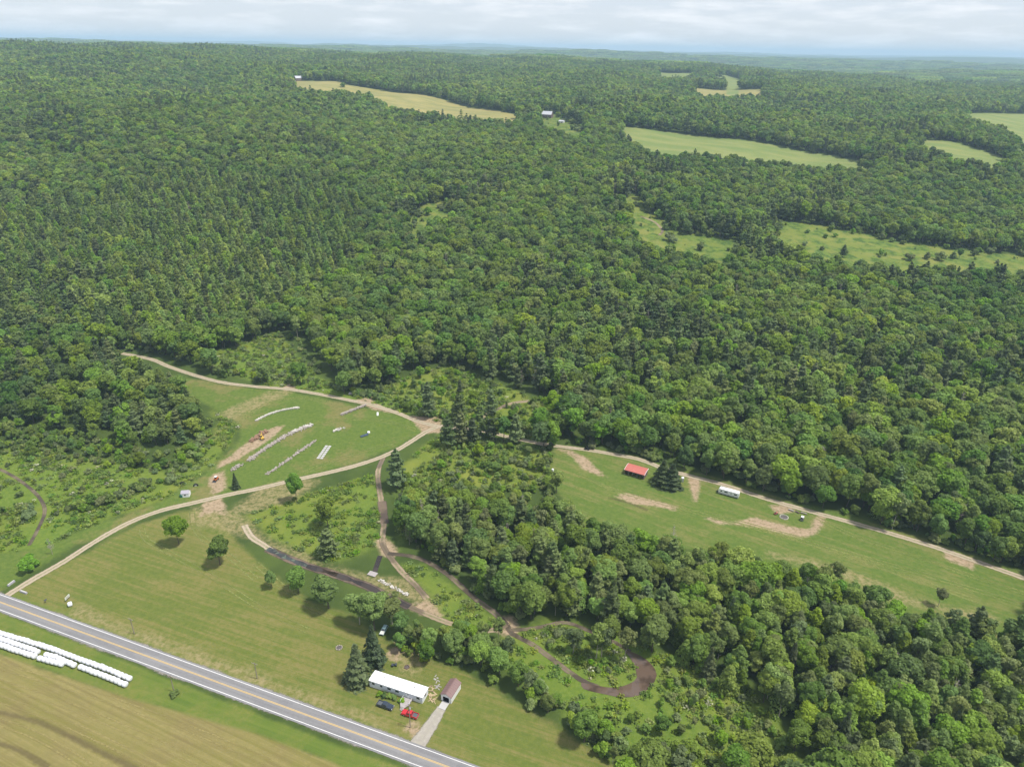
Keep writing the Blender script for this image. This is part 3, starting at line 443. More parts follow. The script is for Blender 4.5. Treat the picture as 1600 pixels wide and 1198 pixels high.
def soil_band():
    g = NT('soil_band'); P = g.n('NewGeometry').outputs['Position']; a = g.math('ABSOLUTE', g.attr('across')); fine = g.noise(P, .55, 6, .75); med = g.noise(P, .12, 3)
    g.finish(g.mix(g.ramp(fine, .35, .65), (0.115, 0.088, 0.048), (0.18, .14, .075)), .95, .1); tr = g.n('BsdfTransparent'); ms = g.n('MixShader')
    f = g.math('MULTIPLY', g.ramp(g.math('MULTIPLY_ADD', g.math('ADD', fine, med), .8, a), 1.45, .85), .38); g.l(f, ms.inputs[0]); g.l(tr.outputs[0], ms.inputs[1]); g.l(g.bsdf.outputs[0], ms.inputs[2]); g.l(ms.outputs[0], g.out.inputs[0]); return g.m
MT['soil_band'] = soil_band()
strip('soil_streak', smooth_line([(-171.6,165),(-151.8,160.4),(-133.2,153.1),(-114.1,145.1),(-105.7,141.6)], 3.0), 4.4, MT['soil_band'], .045); strip('soil_streak', smooth_line([(-164,153.8),(-151.5,150.2),(-139.3,144.7)], 3.0), 4.0, MT['soil_band'], .045); strip('soil_streak', smooth_line([(48.4,293.6),(57.4,289.6),(66.4,283.6)], 3.0), 4.0, MT['soil_band'], .045)
RD = Vector(ROAD_B)-Vector(ROAD_A); RD.normalize(); RN = Vector((-RD.y, RD.x))
def road_line(off, s0=-160, s1=330, step=12.0):
    n = int((s1-s0)/step); return [tuple(Vector(ROAD_A)+RD*(s0+(s1-s0)*i/n)+RN*off) for i in range(n+1)]
def asphalt():
    g = NT('asphalt'); P = g.n('NewGeometry').outputs['Position']; fine = g.noise(P, 1.2, 5, .7); streak = g.noise(g.mapping(P, -ROAD_ANG, (.03, 1.1, 1)), 1.0, 4)
    patch = g.noise(g.mapping(P, -ROAD_ANG, (.08, .25, 1)), 1.0, 3)
    a = g.math('ABSOLUTE', g.attr('across')); w = g.ramp(g.math('ABSOLUTE', g.math('SUBTRACT', a, .48)), .30, .06)
    c = g.mix(g.ramp(streak, .3, .7), (0.185, 0.182, 0.182), (0.235, 0.231, 0.230)); c = g.mix(g.math('MULTIPLY', w, .30), c, (0.140, 0.138, 0.14)); c = g.mix(g.ramp(patch, .56, .62, 0, .25), c, (0.12, .12, .13))
    c = g.mix(g.ramp(fine, .4, .7, 0, .25), c, (0.27, .265, .26))
    return g.finish(c, .85, .3, fine, .1, .05)
def paint(name, c):
    g = NT(name); P = g.n('NewGeometry').outputs['Position']; f = g.noise(P, 2.0, 5, .7)
    return g.finish(g.mix(g.ramp(f, .5, .72, 0, .6), c, (0.3, .29, .28)), .7, .3)
strip('road_shoulder', road_line(0), 9.4, MT['shoulder'], .05)
strip('road', road_line(0), 7.4, asphalt(), .085)
MT['white_paint'] = paint('white_line_paint', (0.80, 0.79, 0.77)); MT['yellow_paint'] = paint('yellow_line_paint', (0.66, 0.44, 0.13))
for off, mtr in ((2.95, 'white_paint'), (-2.95, 'white_paint')): strip('road_marking', road_line(off), .17, MT[mtr], .105)
for off in (.17, -.17): strip('road_marking', road_line(off), .15, MT['yellow_paint'], .105)

def water_material(name, c, rough=.12, algae=None):
    g = NT(name); P = g.n('NewGeometry').outputs['Position']; f = g.noise(P, .12, 4, .6); w = g.noise(P, 1.1, 3)
    cc = g.mix(g.ramp(f, .45, .6), c, tuple(v*.55 for v in c))
    if algae: cc = g.mix(g.ramp(g.noise(P, .35, 5, .7), .52, .6), cc, algae)
    return g.finish(cc, rough, .5, w, .04, .05)
def sheet(name, pts, material, lift, kind='structure'):
    L = smooth_line(list(pts)+[pts[0]], 2.0)[:-1]; z = max(gz(*p) for p in L)+lift
    me = bpy.data.meshes.new(name); me.from_pydata([(p[0], p[1], z) for p in L], [], [tuple(range(len(L)))]); me.materials.append(material); me.update()
    if me.polygons[0].normal.z < 0: me.flip_normals()
    o = bpy.data.objects.new(name, me); col.objects.link(o); o['kind'] = kind; return o
MT['mud_water'] = water_material('muddy_water', (0.115, 0.080, 0.058), .08); MT['ditch_water'] = water_material('ditch_water', (0.045, 0.034, 0.026), .06)
MT['algae_water'] = water_material('algae_water', (0.05, .055, .05), .1, (0.11, .14, .09)); MT['wet_mud'] = track_material('wet_mud', (0.17, 0.125, 0.09), (0.06, .045, .035), .5, .2, .8)
POND = [(26,180.1),(31.9,178.8),(37.4,178.1),(42.8,179.9),(45.9,182.8),(45.7,188),(44.5,192.4),(43.2,194.8),(46,194.3),(49.3,192.2),(52.3,188.4),(53.1,183.8),(50.1,178.7),(45.6,175.1),(39.7,174.1),(34.4,175.1),(26.7,177.3)]
sheet('mud_pond_water', POND, MT['mud_water'], .06)
DITCH = smooth_line([(-106,249.9),(-95.2,243.7),(-85.6,238.9),(-76.6,235.5),(-67.7,231.7),(-57.5,226.9),(-48.7,221.1),(-38.9,215.6)], 3)
strip('ditch_bank', DITCH, 5.2, MT['wet_mud'], .04)
nd = len(DITCH); strip('ditch_water', DITCH[:int(nd*.32)+1], 3.0, MT['algae_water'], .085, wfun=lambda t: .8+.25*math.sin(t*17)+.12*math.sin(t*41)); strip('ditch_water', DITCH[int(nd*.32):], 2.7, MT['ditch_water'], .075, wfun=lambda t: .85+.25*math.sin(t*23)+.15*math.sin(t*51))
strip('ditch_water', smooth_line([(-55.9,246.5),(-56.3,239.3),(-56.3,236)], 3), 2.2, MT['ditch_water'], .06)
strip('mud_puddle', smooth_line([(-62.2,287.5),(-60.1,278.5),(-57.9,269.5)], 3), 5.0, MT['wet_mud'], .09)

# ------------------------------------------------------------------ tree models
def rs(seed): return np.random.RandomState(seed)
def quads(C, Nn, size, g, squash=1.0):
    """leaf clumps: one small quad at each centre, facing along Nn"""
    n = len(C); Nn = Nn/np.linalg.norm(Nn, axis=1, keepdims=True); a = np.cross(Nn, g.normal(size=(n, 3))); a /= np.linalg.norm(a, axis=1, keepdims=True); b = np.cross(Nn, a)
    s = (size*g.uniform(.6, 1.35, n))[:, None]/2; a = a*s; b = b*s*squash; j = Nn*s*.35
    V = np.stack([C-a-b-j, C+a-b, C+a+b-j, C-a+b], 1).reshape(-1, 3); F = np.arange(4*n).reshape(n, 4); return V, F
def dirs(g, n, up=0.0):
    d = g.normal(size=(n, 3)); d[:, 2] += up; return d/np.linalg.norm(d, axis=1, keepdims=True)
def lobes_crown(g, centres, radii, per, size, mid, core=True):
    CC, NN = [], []
    for c, r in zip(centres, radii):
        d = dirs(g, per, .35); p = c+d*r*g.uniform(.8, 1.12, per)[:, None]*np.array([1, 1, .85])
        keep = np.ones(per, bool)
        for c2, r2 in zip(centres, radii):
            if c2 is not c: keep &= np.linalg.norm((p-c2)/np.array([1, 1, .85]), axis=1) > r2*.78
        out = p-mid; out /= np.linalg.norm(out, axis=1, keepdims=True)
        nn = d*.8+out*.3+np.array([0, 0, .42])+g.normal(size=(per, 3))*.46; CC.append(p[keep]); NN.append(nn[keep])
        if core:
            k = max(6, per//7); d2 = dirs(g, k); CC.append(c+d2*r*.6); NN.append(d2+g.normal(size=(k, 3))*.2)
    return quads(np.concatenate(CC), np.concatenate(NN), size, g)
def broad(seed, H=17, Rc=5.2, nl=22, per=110, size=.75, base=.30, flat=1.0):
    g = rs(seed); zc = H*(base+(1-base)/2); hz = H*(1-base)/2*flat; C, Rr = [], []
    for i in range(nl):
        d = dirs(g, 1, .25)[0]; k = g.uniform(.45, .80) if i > 2 else g.uniform(0, .25)
        c = np.array([d[0]*Rc*k, d[1]*Rc*k, zc+d[2]*hz*k]); C.append(c); Rr.append(Rc*g.uniform(.20, .38)*(1.3 if i < 3 else 1))
    return lobes_crown(g, C, Rr, per, size, np.array([0, 0, zc-hz*.3]))
def tufted(seed, H=15, Rc=3.4, nl=34, per=45, size=.6, power=.8):
    """cone of upturned tufts: cedar and larch"""
    g = rs(seed); C, Rr = [], []
    for i in range(nl):
        t = (i+g.uniform(0, .8))/nl; z = H*(.10+.88*t); rr = Rc*(1-t)**power*g.uniform(.5, .95); a = i*2.4+g.uniform(-.4, .4)
        C.append(np.array([rr*math.cos(a), rr*math.sin(a), z])); Rr.append(Rc*(.16+.24*(1-t))*g.uniform(.8, 1.25))
    return lobes_crown(g, C, Rr, per, size, np.array([0, 0, H*.3]))
def whorled(seed, H=20, Rc=4.6, layers=11, arms=7, per=16, size=.85, base=.22, droop=.05, ragged=.3, shape=.75, lay=.45):
    """whorls of flat boughs: pine and spruce"""
    g = rs(seed); CC, NN = [], []
    for i in range(layers):
        t = i/(layers-1); z0 = H*(base+(1-base)*t*.97); L = Rc*max(.10, (1-t)**shape)*(.75+.25*math.sin(i*2.1))
        for k in range(arms):
            a = 2*math.pi*k/arms+i*.7+g.uniform(-.3, .3); Lk = L*g.uniform(1-ragged, 1.1); s = np.sqrt(g.uniform(.03, 1, per)); w = g.normal(size=per)*.16*(Lk*.6+.5)
            x = np.cos(a)*s*Lk-np.sin(a)*w; y = np.sin(a)*s*Lk+np.cos(a)*w; z = z0-droop*H*.35*s+g.normal(size=per)*.16+(.10*Lk*s*s if droop < .1 else 0)
            CC.append(np.stack([x, y, z], 1)); NN.append(np.stack([np.cos(a)*lay+0*x, np.sin(a)*lay+0*x, 1+0*x], 1)+g.normal(size=(per, 3))*.32)
    return quads(np.concatenate(CC), np.concatenate(NN), size, g, .75)
def loose(seed, H=16, Rc=3.2, nl=16, per=60, size=.5, base=.45):
    g = rs(seed); C, Rr = [], []; zc = H*(base+(1-base)/2)
    for i in range(nl):
        d = dirs(g, 1, .1)[0]; k = g.uniform(.3, .85); C.append(np.array([d[0]*Rc*k, d[1]*Rc*k, zc+d[2]*H*(1-base)/2*k])); Rr.append(Rc*g.uniform(.26, .42))
    return lobes_crown(g, C, Rr, per, size, np.array([0, 0, zc]), core=False)
def stem(seed, H, top, r, limbs=6, spread=3.0, lean=.2):
    g = rs(seed+500); m = MB(); x = y = 0.0; n = 4; pts = [(0, 0, -.6)]
    for i in range(1, n+1): x += g.normal()*lean; y += g.normal()*lean; pts.append((x, y, top*i/n))
    for i in range(n): m.tube(pts[i], pts[i+1], r*(1-.75*i/n), r*(1-.75*(i+1)/n), 6)
    for i in range(limbs):
        z = top*g.uniform(.4, .92); a = g.uniform(0, 6.28); L = spread*g.uniform(.5, 1); t = z/top*n; k = min(n-1, int(t)); u = t-k
        p = [pts[k][q]*(1-u)+pts[k+1][q]*u for q in range(3)]
        m.tube(p, (p[0]+L*math.cos(a), p[1]+L*math.sin(a), p[2]+L*g.uniform(.4, .9)), r*.32, r*.1, 4)
    return m
def dead_tree(seed, H=15, Rc=3.2, n=46):
    g = rs(seed); m = stem(seed, H, H, .22, 0, lean=.25)
    for i in range(n):
        z = H*g.uniform(.3, .97); a = g.uniform(0, 6.28); L = Rc*(1.15-z/H)*g.uniform(.5, 1.2); q = (L*math.cos(a), L*math.sin(a), z+L*g.uniform(.15, .6)); m.tube((0, 0, z), q, .09, .03, 3)
        for k in range(2):
            b = a+g.uniform(-.9, .9); m.tube((q[0]*.6, q[1]*.6, z+(q[2]-z)*.6), (q[0]*.6+.6*L*math.cos(b), q[1]*.6+.6*L*math.sin(b), q[2]+.3*L), .05, .02, 3)
    return m
# kind: (object name, crown function of (seed, detail), material, trunk material, height, trunk top, trunk radius)
DET = {'hi': (1.0, 1.0), 'mid': (.42, 1.4), 'lo': (.13, 2.4)}
def crown_vf(kind, seed, det):
    q, s = DET[det]; g = rs(seed*7+1)
    if kind == 'broad' or kind == 'bright':
        return broad(seed, 17*g.uniform(.84, 1.1), 6.1*g.uniform(.8, 1.14), int(17+19*q), int(170*q**1.2)+8, .62*s**1.2, g.uniform(.2, .32), g.uniform(.9, 1.05))
    if kind == 'cedar': return tufted(seed, 14*g.uniform(.9, 1.15), 4.9, 40 if q > .2 else 16, int(58*q)+6, .55*s, .75)
    if kind == 'larch': return tufted(seed, 17*g.uniform(.9, 1.1), 4.5, 36 if q > .2 else 17, int(50*q)+6, .6*s, .85)
    if kind == 'pine': return whorled(seed, 20*g.uniform(.9, 1.1), 5.8, 12 if q > .2 else 8, 8 if q > .2 else 6, int(30*q)+3, .72*s, .18, .02, .45, .48)
    if kind == 'spruce': return whorled(seed, 17, 4.3, 20 if q > .2 else 9, 9 if q > .2 else 6, int(20*q)+3, .66*s, .05, .28, .15, .8, .9)
    if kind == 'aspen': return loose(seed, 16*g.uniform(.9, 1.15), 3.5, 20, int(84*q)+6, .50*s, .40)
    if kind == 'willow': return broad(seed, 4.2, 2.7, 13, int(74*q)+5, .42*s, .0, .9)
    if kind == 'shrub': return broad(seed, 4.6, 2.5, 12, int(70*q)+5, .48*s, .0, 1.0)
LEAFM = dict(broad='leaf_broad', bright='leaf_bright', cedar='leaf_cedar', larch='leaf_larch', pine='leaf_pine', spruce='leaf_spruce', aspen='leaf_aspen', willow='leaf_willow', shrub='leaf_bright')
TRUNK = dict(broad=(11, .30, 7, 3.4, 'bark'), bright=(11, .26, 7, 3.2, 'bark'), cedar=(12, .2, 0, 1, 'bark'), larch=(14, .2, 0, 1, 'bark'), pine=(18, .28, 8, 2.4, 'bark'), spruce=(15.5, .25, 0, 1, 'bark'), aspen=(13, .19, 7, 1.9, 'pale_bark'), willow=(2.4, .10, 5, 1.2, 'bark'), shrub=(2.6, .10, 5, 1.1, 'bark'))
NAMES = dict(broad='broadleaf_tree', bright='broadleaf_tree', cedar='cedar_tree', larch='larch_tree', pine='pine_tree', spruce='spruce_tree', aspen='aspen_tree', willow='willow_bush', shrub='leafy_shrub', dead='dead_tree')
VAR = dict(broad=6, bright=3, cedar=3, larch=2, pine=3, spruce=2, aspen=3, willow=2, shrub=2, dead=2)
CROWN, STEM = {}, {}
for kd, nv in VAR.items():
    for v in range(nv):
        if kd == 'dead': STEM[kd, v] = dead_tree(40+v).mesh('dead_wood', MT['dead_bark']); continue
        V, F = crown_vf(kd, 11+v*3+len(kd), 'hi'); CROWN[kd, v, 'hi'] = mesh_np('crown', V, F, MT[LEAFM[kd]])
        t = TRUNK[kd]; STEM[kd, v] = stem(v+len(kd), 0, t[0], t[1], t[2], t[3]).mesh('trunk', MT[t[4]])
        for dt in (('mid', 'lo') if kd in ('broad', 'larch', 'pine') else ('mid',)):
            V, F = crown_vf(kd, 11+v*3+len(kd), dt); CROWN[kd, v, dt] = mesh_np('crown', V, F, MT[LEAFM[kd]])
def whole(kd, v, dt):
    """trunk and crown as one mesh for the forest mass"""
    if kd == 'dead': return STEM[kd, v]
    a = CROWN[kd, v, dt]; b = STEM[kd, v]; va = np.empty(len(a.vertices)*3, np.float32); a.vertices.foreach_get('co', va); va = va.reshape(-1, 3)
    if dt == 'lo' or kd in ('willow', 'shrub'): return a
    nv = len(va); verts = [tuple(p) for p in va.tolist()]+[tuple(q.co) for q in b.vertices]
    faces = [tuple(p.vertices) for p in a.polygons]+[tuple(i+nv for i in p.vertices) for p in b.polygons]
    me = bpy.data.meshes.new('tree'); me.from_pydata(verts, [], faces); me.materials.append(a.materials[0]); me.materials.append(b.materials[0])
    me.polygons.foreach_set('material_index', [0]*len(a.polygons)+[1]*len(b.polygons)); me.update(); return me

# ------------------------------------------------------------------ the forest
def scatter(name, x, y, idx, scl, rot, meshes, label, cat, sink=.1, zs=None):
    """one object: a point for each plant, a model placed on each point"""
    pc = bpy.data.collections.new(name+'_models')
    for i, m in enumerate(meshes):
        o = bpy.data.objects.new('%s_%03d' % (name, i), m); pc.objects.link(o)
    me = bpy.data.meshes.new(name); me.vertices.add(len(x)); z = ground_z(x, y)-sink
    me.vertices.foreach_set('co', np.stack([x, y, z], 1).astype(np.float32).ravel())
    a = me.attributes.new('pick', 'INT', 'POINT'); a.data.foreach_set('value', idx.astype(np.int32))
    a = me.attributes.new('size', 'FLOAT', 'POINT'); a.data.foreach_set('value', scl.astype(np.float32))
    a = me.attributes.new('turn', 'FLOAT', 'POINT'); a.data.foreach_set('value', rot.astype(np.float32))
    ob = bpy.data.objects.new(name, me); col.objects.link(ob); tag(ob, label, cat, kind='stuff')
    ng = bpy.data.node_groups.new(name, 'GeometryNodeTree'); N = ng.nodes.new; L = ng.links.new
    ng.interface.new_socket('Geometry', in_out='INPUT', socket_type='NodeSocketGeometry'); ng.interface.new_socket('Geometry', in_out='OUTPUT', socket_type='NodeSocketGeometry')
    gi, go = N('NodeGroupInput'), N('NodeGroupOutput'); ci = N('GeometryNodeCollectionInfo'); ci.inputs['Collection'].default_value = pc; ci.inputs['Separate Children'].default_value = True; ci.inputs['Reset Children'].default_value = True
    ip = N('GeometryNodeInstanceOnPoints'); ip.inputs['Pick Instance'].default_value = True
    def at(nm, tp):
        q = N('GeometryNodeInputNamedAttribute'); q.data_type = tp; q.inputs['Name'].default_value = nm; return q.outputs['Attribute']
    cx = N('ShaderNodeCombineXYZ'); L(at('turn', 'FLOAT'), cx.inputs[2])
    L(gi.outputs[0], ip.inputs['Points']); L(ci.outputs[0], ip.inputs['Instance']); L(at('pick', 'INT'), ip.inputs['Instance Index']); L(cx.outputs[0], ip.inputs['Rotation']); L(at('size', 'FLOAT'), ip.inputs['Scale'])
    L(ip.outputs[0], go.inputs[0]); md = ob.modifiers.new('plants', 'NODES'); md.node_group = ng; return ob
G = rs(3)
def jitter_grid(x0, x1, y0, y1, s, j=.62):
    X, Y = np.meshgrid(np.arange(float(x0), float(x1), s), np.arange(float(y0), float(y1), s)); X[1::2] += s/2; X = X.ravel()+G.uniform(-j, j, X.size)*s; Y = Y.ravel()+G.uniform(-j, j, Y.size)*s; return X, Y
def in_wedge(x, y, m=70): return (np.abs(x) < .80*y+m) & (y > 95)
CLEAR = [p for k in OPEN for p in OPEN[k]]+[p for k in FARG for p in FARG[k]]
def free(x, y, gap=3.6, clear=True):
    ok = np.ones(len(x), bool)
    near = y < 700
    for k, L in TL.items():
        i = np.nonzero(ok & near)[0]; A = arr(L); g = 14
        i = i[(x[i] > A[:, 0].min()-g) & (x[i] < A[:, 0].max()+g) & (y[i] > A[:, 1].min()-g) & (y[i] < A[:, 1].max()+g)]
        if len(i): ok[i] &= seg_dist(L, x[i], y[i]) > gap*(1.0 if k in ('main', 'upper', 'creek') else .8)
    if clear:
        for P in CLEAR: ok &= ~inside(P, x, y)
    ok &= (x*RN.x+y*RN.y) > (Vector(ROAD_A).dot(RN)+6)
    return ok
KINDS = list(VAR)
px_, py_, pk_, ps_, pz_ = [], [], [], [], []      # x, y, kind, scale, zone
used = []
for zi, (key, P, sp, mixt, sr, phrase) in enumerate(ZONES):
    A = arr(P); x, y = jitter_grid(A[:, 0].min(), A[:, 0].max(), A[:, 1].min(), A[:, 1].max(), sp)
    k = inside(P, x, y)
    for Q in used: k &= ~inside(Q, x, y)
    x, y = x[k], y[k]; k = free(x, y, 3.4, True) if key not in ('island',) else free(x, y, 3.4, False)
    x, y = x[k], y[k]; used.append(P)
    pr = np.array([m[1] for m in mixt]); pr = pr/pr.sum(); ch = G.choice(len(mixt), len(x), p=pr)
    px_.append(x); py_.append(y); pk_.append(np.array([KINDS.index(m[0]) for m in mixt])[ch]); kk = pk_[-1]; low = np.isin(kk, [KINDS.index(q) for q in ('bright', 'pine', 'aspen')]) & (key in ('scrub_mid', 'scrub_core', 'wet', 'scrub_track', 'fringe')); ps_.append(G.uniform(*sr, len(x))*np.where(low, .55, 1.0)); pz_.append(np.full(len(x), zi))
def forest(y0, y1, sp, grow):
    x, y = jitter_grid(-.8*y1-80, .8*y1+80, y0, y1, sp); k = in_wedge(x, y); x, y = x[k], y[k]
    for Q in used:
        k = ~inside(Q, x, y); x, y = x[k], y[k]
    k = free(x, y, 4.2); x, y = x[k], y[k]; n = len(x); kind = np.full(n, KINDS.index('broad')); u = G.uniform(size=n)
    clump = np.sin(x/61+1.3*np.sin(y/83))*np.sin(y/71+1.1*np.sin(x/97)) + .5*np.sin(x/23)*np.sin(y/29)
    kind[(clump > .62) & (u < .40)] = KINDS.index('pine'); kind[(u > .985)] = KINDS.index('pine'); kind[(u > .90) & (u < .95)] = KINDS.index('bright')
    il = inside(LARCH, x, y); kind[il & (u < .60)] = KINDS.index('larch'); kind[il & (u > .86)] = KINDS.index('pine')
    for Q in PINES: ip = inside(Q, x, y); kind[ip & (u < .20)] = KINDS.index('pine'); kind[ip & (u > .2) & (u < .24)] = KINDS.index('spruce')
    kind[(u > .41) & (u < .422) & (y < 1100)] = KINDS.index('dead'); kind[(u > .422) & (u < .46) & ~il] = KINDS.index('aspen'); kind[(u > .46) & (u < .475)] = KINDS.index('cedar')
    s = G.uniform(.72, 1.2, n)*grow*np.where(clump > .55, 1.08, 1.0)*np.where(kind == KINDS.index('larch'), 1.14, 1.0); px_.append(x); py_.append(y); pk_.append(kind); ps_.append(s); pz_.append(np.full(n, -1))
def edge_brush():
    """bushes along the wood edges that face open ground"""
    x, y = jitter_grid(-330, 330, 150, 620, 3.7); d = np.full(len(x), 99.0)
    for P in (OPEN['park'][0], OPEN['lawn'][0], OPEN['air'][0]): d = np.minimum(d, seg_dist(P, x, y, True))
    k = (d < 7.5) & (G.uniform(size=len(x)) < .62); x, y = x[k], y[k]; k = free(x, y, 3.0); x, y = x[k], y[k]
    for P in (OPEN['park'][0], OPEN['lawn'][0], OPEN['air'][0]): k = ~inside(P, x, y); x, y = x[k], y[k]
    px_.append(x); py_.append(y); pk_.append(np.where(G.uniform(size=len(x)) < .4, KINDS.index('willow'), KINDS.index('shrub'))); ps_.append(G.uniform(.4, 1.25, len(x))); pz_.append(np.full(len(x), -1))
edge_brush()
forest(95, 1250, 6.9, 1.0); forest(1250, 3300, 8.6, 1.12)
for key in ('pasture_a', 'pasture_b', 'glade', 'barnyard'):       # scrub creeping into the far pastures from their edges
    P = FARG[key][0]; A = arr(P); n = int(np.ptp(A[:, 0])*np.ptp(A[:, 1])/45); x = G.uniform(A[:, 0].min()-5, A[:, 0].max()+5, n); y = G.uniform(A[:, 1].min()-5, A[:, 1].max()+5, n)
    k = inside(P, x, y); x, y = x[k], y[k]; d = seg_dist(P, x, y, True); c = np.sin(x/19+2*np.sin(y/31))*np.sin(y/23+np.sin(x/17)); k = G.uniform(0, 1, len(x)) < np.exp(-d/6)*.8+np.where(c > .84, .4, .0); x, y = x[k], y[k]
    px_.append(x); py_.append(y); pk_.append(np.where(G.uniform(size=len(x)) < .5, KINDS.index('willow'), KINDS.index('shrub'))); ps_.append(G.uniform(.3, 1.7, len(x))**1.5); pz_.append(np.full(len(x), -1))
X = np.concatenate(px_); Y = np.concatenate(py_); K = np.concatenate(pk_); S = np.concatenate(ps_); Z = np.concatenate(pz_)
ROT = G.uniform(0, 6.28, len(X)); VI = G.randint(0, 1000, len(X))
DIST = np.sqrt(X**2+Y**2+(200-ground_z(X, Y))**2)
# rough view test: which plants stand inside the picture
VX = X; VD = Y*math.cos(PITCH)+(200-ground_z(X, Y)-5)*math.sin(PITCH); VU = Y*math.sin(PITCH)-(200-ground_z(X, Y)-5)*math.cos(PITCH)
SEEN = (np.abs(VX) < .735*VD) & (VU > -.56*VD) & (DIST < 1300)
LOOK = dict(broad='mid green broadleaf tree', bright='light green broadleaf tree', cedar='yellow-green cedar tree', larch='olive larch tree', pine='dark ragged pine tree', spruce='dark conical spruce tree', aspen='grey-green aspen tree', willow='pale grey-green bush', shrub='round green leafy shrub', dead='bare grey dead tree')
PLAIN = dict(broad='tree', bright='tree', cedar='cedar tree', larch='larch tree', pine='pine tree', spruce='spruce tree', aspen='aspen tree', willow='bush', shrub='shrub', dead='dead tree')
def plant(kd, v, x, y, s, rz, label, group=None, cat=None, sz=None):
    if kd in ('willow', 'shrub'):
        o = bpy.data.objects.new(NAMES[kd], CROWN[kd, v, 'hi']); col.objects.link(o); tag(o, label, cat or PLAIN[kd], group)
    elif kd == 'dead':
        o = bpy.data.objects.new(NAMES[kd], STEM[kd, v]); col.objects.link(o); tag(o, label, cat or PLAIN[kd], group)
    else:
        o = bpy.data.objects.new(NAMES[kd], None); col.objects.link(o); tag(o, label, cat or PLAIN[kd], group)
        for nm, me in (('trunk', STEM[kd, v]), ('crown', CROWN[kd, v, 'hi'])):
            c = bpy.data.objects.new(nm, me); col.objects.link(c); c.parent = o
    o.location = (x, y, gz(x, y)-.1); o.rotation_euler = (0, 0, rz); o.scale = (s, s, s) if sz is None else (s, s, sz); return o
MARK = [(n, p) for n, p in zip(('the mud pond', 'the mud track crossing', 'the camper', 'the red-roofed shed', 'the fire ring', 'the garage', 'the two-track puddle', 'the track junction', 'the wooden platform', 'the black car', 'the excavator', 'the creek path', 'the bottom picture edge', 'the right picture edge', 'the upper track bend', 'the lone pale tree'), [(43.1,179.3),(-0.1,206.3),(108.6,297.1),(66,315.9),(130.9,280.1),(-19.9,172.6),(-59.8,278.5),(-42.8,362.9),(24.3,311.2),(-17.3,368.7),(-139.1,344.8),(-224,278.5),(92,150.8),(178.4,179.6),(-247.8,448.5),(172.1,220.1)])]
def beside(x, y): return min(MARK, key=lambda m: (m[1][0]-x)**2+(m[1][1]-y)**2)[0]
def size_word(kd, s, h=17): return 'small ' if s < .68 else ('tall ' if s > .9 else '')
single = np.zeros(len(X), bool)
for kd, cap in (('broad', 260), ('bright', 110), ('cedar', 160), ('pine', 220), ('spruce', 40), ('aspen', 200), ('larch', 0), ('willow', 190), ('shrub', 220), ('dead', 40)):
    i = np.nonzero(SEEN & (K == KINDS.index(kd)))[0]; i = i[np.argsort(DIST[i])][:cap]; single[i] = True
    for j in i:
        z = Z[j]; where = ZONES[z][5] if z >= 0 else ('in the forest edge' if Y[j] < 520 else 'deep in the forest')
        plant(kd, int(VI[j]) % VAR[kd], X[j], Y[j], S[j], ROT[j], '%s%s %s, towards %s' % (size_word(kd, S[j]), LOOK[kd], where, beside(X[j], Y[j])), '%s %s' % (PLAIN[kd]+('es' if kd == 'willow' else 's'), where))
rest = ~single
near = rest & (Y < 1250); farr = rest & (Y >= 1250)
def mass(name, sel, det, label):
    ms, base = [], {}
    for kd in VAR:
        base[KINDS.index(kd)] = len(ms)
        d = det if (kd, 0, det) in CROWN or kd == 'dead' else 'mid'
        for v in range(VAR[kd]): ms.append(whole(kd, v, d))
    i = np.nonzero(sel)[0]; nv = np.array([VAR[k] for k in KINDS])[K[i]]; b = np.array([base[q] for q in range(len(KINDS))])[K[i]]
    scatter(name, X[i], Y[i], b+VI[i] % nv, S[i], ROT[i], ms, label, 'forest')
mass('forest_trees', near, 'mid', 'dense green forest of broadleaf trees, pines and larches climbing the slope')
mass('far_forest', farr, 'lo', 'far forest canopy on the upper slopes behind the hay fields')
# the hills beyond: clumps of canopy
def clump_mesh(seed, size=85.0, n=95):
    g = rs(seed); Vs, Fs, o = [], [], 0
    for i in range(n):
        c = np.array([*(g.uniform(-.5, .5, 2)*size), g.uniform(9, 13)]); r = g.uniform(4.4, 6.6); d = dirs(g, 16, .5); V, F = quads(c+d*r*np.array([1, 1, .9]), d+g.normal(size=(16, 3))*.25, 4.4, g); Vs.append(V); Fs.append(F+o); o += len(V)
    return mesh_np('canopy', np.concatenate(Vs), np.concatenate(Fs), MT['leaf_broad'])
cx, cyy = jitter_grid(-7600, 7600, 3290, 9000, 72, .2); k = in_wedge(cx, cyy); cx, cyy = cx[k], cyy[k]
scatter('hill_forest', cx, cyy, G.randint(0, 3, len(cx)), G.uniform(.9, 1.2, len(cx)), G.uniform(0, 6.28, len(cx)), [clump_mesh(60+q) for q in range(3)], 'unbroken forest on the distant hills', 'forest', 1.5)
print('plants', len(X), 'singles', int(single.sum()), 'clumps', len(cx))

